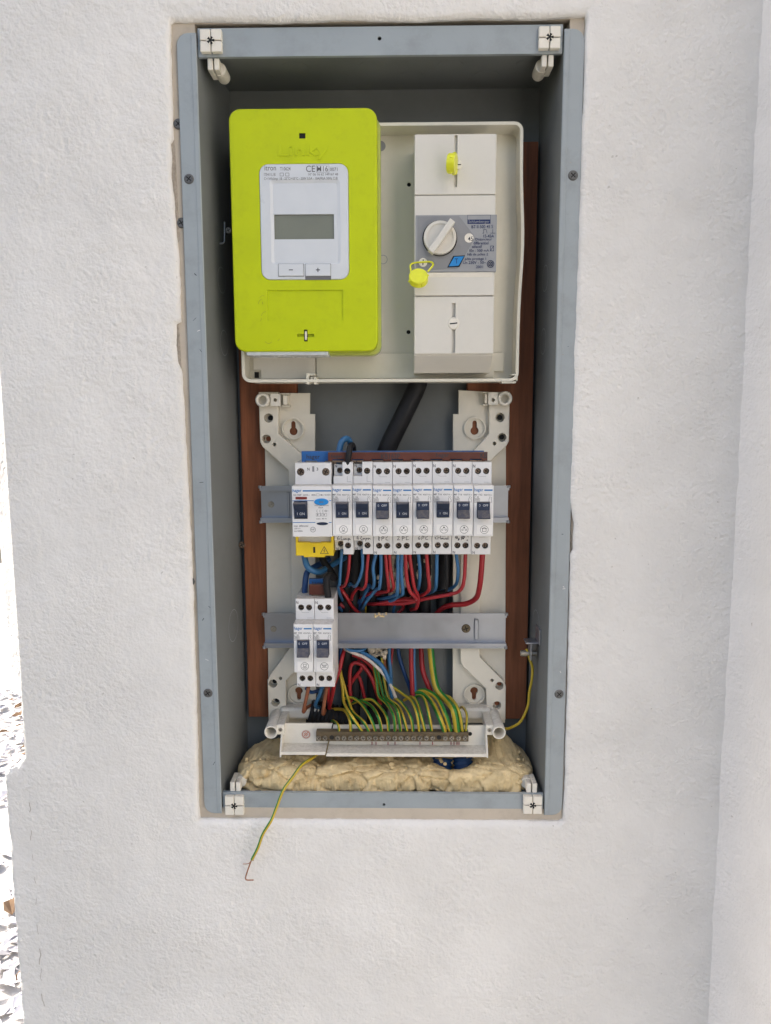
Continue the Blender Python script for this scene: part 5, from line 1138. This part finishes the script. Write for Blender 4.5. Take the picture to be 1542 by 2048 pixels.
# dangling earth wire with a bare copper end
dw = thing("loose_earth_wire", P(497, 1725, -10), "loose yellow-green wire dangling over the bottom rail, copper end bare", "earth wire")
dp = [(640, 1490, 40), (632, 1510, 32), (604, 1530, 12), (585, 1555, 2), (567, 1580, -6), (553, 1615, -9), (543, 1640, -11), (526, 1668, -12), (516, 1695, -12), (504, 1719, -11)]
m = MB(); m.tube([P(*p) for p in dp], 1.4, 12, 1.6, stripe=(1, 2, 3, 4), twist=-.008); part("insulation", m, ["wyel", "wgreen"], dw)
m = MB(); m.tube([P(504, 1717, -11), P(500, 1728, -10.5), P(494, 1745, -10), P(491, 1757, -9), P(495, 1760, -9.5), P(507, 1760, -11)], 0.62, 8, .8)
m.tube([P(503, 1721, -11), P(497, 1727, -10), P(486, 1728, -8)], 0.35, 6, .8); m.tube([P(504, 1718, -11.6), P(507, 1722, -12)], .4, 6, .8); part("bare_strand", m, "copper", dw)
wire("thin yellow-green earth wire hanging from the lug on the right", [(1053, 1298, 41), (1058, 1315, 40), (1066, 1335, 40), (1064, 1360, 41), (1058, 1385, 42), (1056, 1410, 42), (1050, 1430, 44), (1040, 1445, 46), (1020, 1455, 52), (1005, 1460, 60), (985, 1470, 72)], 1.35, ["wyel", "wgreen"], None, "lug_wire", "earth wire", 10, 1.8, (4, 5, 6))

# ================================================================== FOAM
bm = bmesh.new()
bmesh.ops.create_cube(bm, size=1); bmesh.ops.subdivide_edges(bm, edges=bm.edges[:], cuts=1, use_grid_fill=True); bm.free()
def foam_block():
    nx, nth = 420, 130; vs = []; xs0, xs1 = -155.0, 130.0
    xs_ = np.linspace(xs0, xs1, nx); th = np.linspace(0, 2 * math.pi, nth, endpoint=False)
    yc, zc_ = 49.0, -346.0; hy, hz = 38.0, 14.5
    ct, st = np.cos(th), np.sin(th); e = 0.5
    sy = np.sign(ct) * np.abs(ct) ** e; sz = np.sign(st) * np.abs(st) ** e
    Xg = np.repeat(xs_[:, None], nth, 1); u = (Xg - xs0) / (xs1 - xs0)
    endt = (np.clip(1 - (np.abs(u - .5) / .5) ** 14, 0.02, 1)) ** .5
    topv = 1 + 0.10 * np.sin(u * 9) + 0.0 * u
    Yg = yc + hy * sy[None] * endt; Zg = zc_ + hz * sz[None] * endt * np.where(sz[None] > 0, topv, 1)
    # higher bulbs at both ends at the back, a lower ledge at the front
    back = np.clip((Yg - 38) / 30, 0, 1); upm = np.clip(sz[None], 0, 1)
    Zg = Zg + upm * back * (7 * np.exp(-((Xg + 122) / 18) ** 2) + 9 * np.exp(-((Xg - 100) / 20) ** 2))
    p = np.stack([Xg, Yg, Zg], 2)
    ctr = np.stack([Xg, np.full_like(Xg, yc), np.full_like(Xg, zc_)], 2); d = p - ctr; d /= np.linalg.norm(d, axis=2)[..., None] + 1e-6
    xa_, xb_ = P(905, 1520, 45)[0], P(645, 1512, 45)[0]
    p[..., 2] -= upm * (13 * np.exp(-((Xg - xa_) / 17) ** 2) * np.exp(-((Yg - 48) / 24) ** 2) + 9 * np.exp(-((Xg - xb_) / 9) ** 2) * np.exp(-((Yg - 46) / 20) ** 2))
    big = fbm(p / 30, 3, 70) * 8
    # chunky lumps: ridged cells
    cells = rng.uniform([xs0, 0, -370], [xs1, 95, -295], (300, 3)); cell_h = rng.uniform(-1, 1, 300); own = np.zeros(nx * nth, int); q_ = p.reshape(-1, 3); d1 = np.full(len(q_), 1e9); d2 = np.full(len(q_), 1e9)
    for ci, c in enumerate(cells):
        dd = np.sqrt((((q_ - c) * [0.75, 1, 1.15]) ** 2).sum(1)); m1 = dd < d1; d2 = np.where(m1, d1, np.minimum(d2, dd)); d1 = np.where(m1, dd, d1); own = np.where(m1, ci, own)
    lump = (np.clip((d2 - d1).reshape(nx, nth) / 3, 0, 1) ** .6 - 1) * 2.6 + cell_h[own].reshape(nx, nth) * 3.0
    fine = fbm(p / 6, 4, 90) * 6.5 + fbm(p / 2.0, 3, 95) * 2.6
    p = p + d * (big + lump + fine)[..., None]
    p[..., 1] = np.minimum(p[..., 1], 89); p[..., 2] = np.maximum(p[..., 2], -352.4); p[..., 0] = np.clip(p[..., 0], -156, 131)
    m = MB(); m.add(p.reshape(-1, 3), [(i * nth + j, i * nth + (j + 1) % nth, (i + 1) * nth + (j + 1) % nth, (i + 1) * nth + j) for i in range(nx - 1) for j in range(nth)], 0, True)
    o = len(m.v); m.add(p[0], [tuple(range(nth))]); m.add(p[-1], [tuple(reversed(range(nth)))]); return m
fo = solo("expanding_foam", foam_block(), "foam", "lumpy yellowed foam filling the bottom of the cabinet", "foam")

m = MB()
for k in range(90):
    x, y, Yc = rng.uniform(490, 1055), rng.uniform(1518, 1562), rng.uniform(16, 60)
    c = np.array([rng.uniform(-146, 122), Yc, -331.5 + rng.uniform(-2.5, 1.5)])
    if k % 3 == 0: c = np.array([rng.uniform(-146, 122), 11.5 + rng.uniform(0, 2), rng.uniform(-350, -334)])
    bm = bmesh.new(); bmesh.ops.create_icosphere(bm, subdivisions=2, radius=1); a = np.array([v.co[:] for v in bm.verts]); a = a * (1 + .9 * fbm(a * 2.2 + k * 3, 3, k))[:, None] * rng.uniform(0.7, 2.3) * rng.uniform(.5, 1.3, 3)
    m.add(a + c, [[v.index for v in fc.verts] for fc in bm.faces], 0, False); bm.free()
part("foam_crumbs", m, "foam", fo)["kind"] = "stuff"
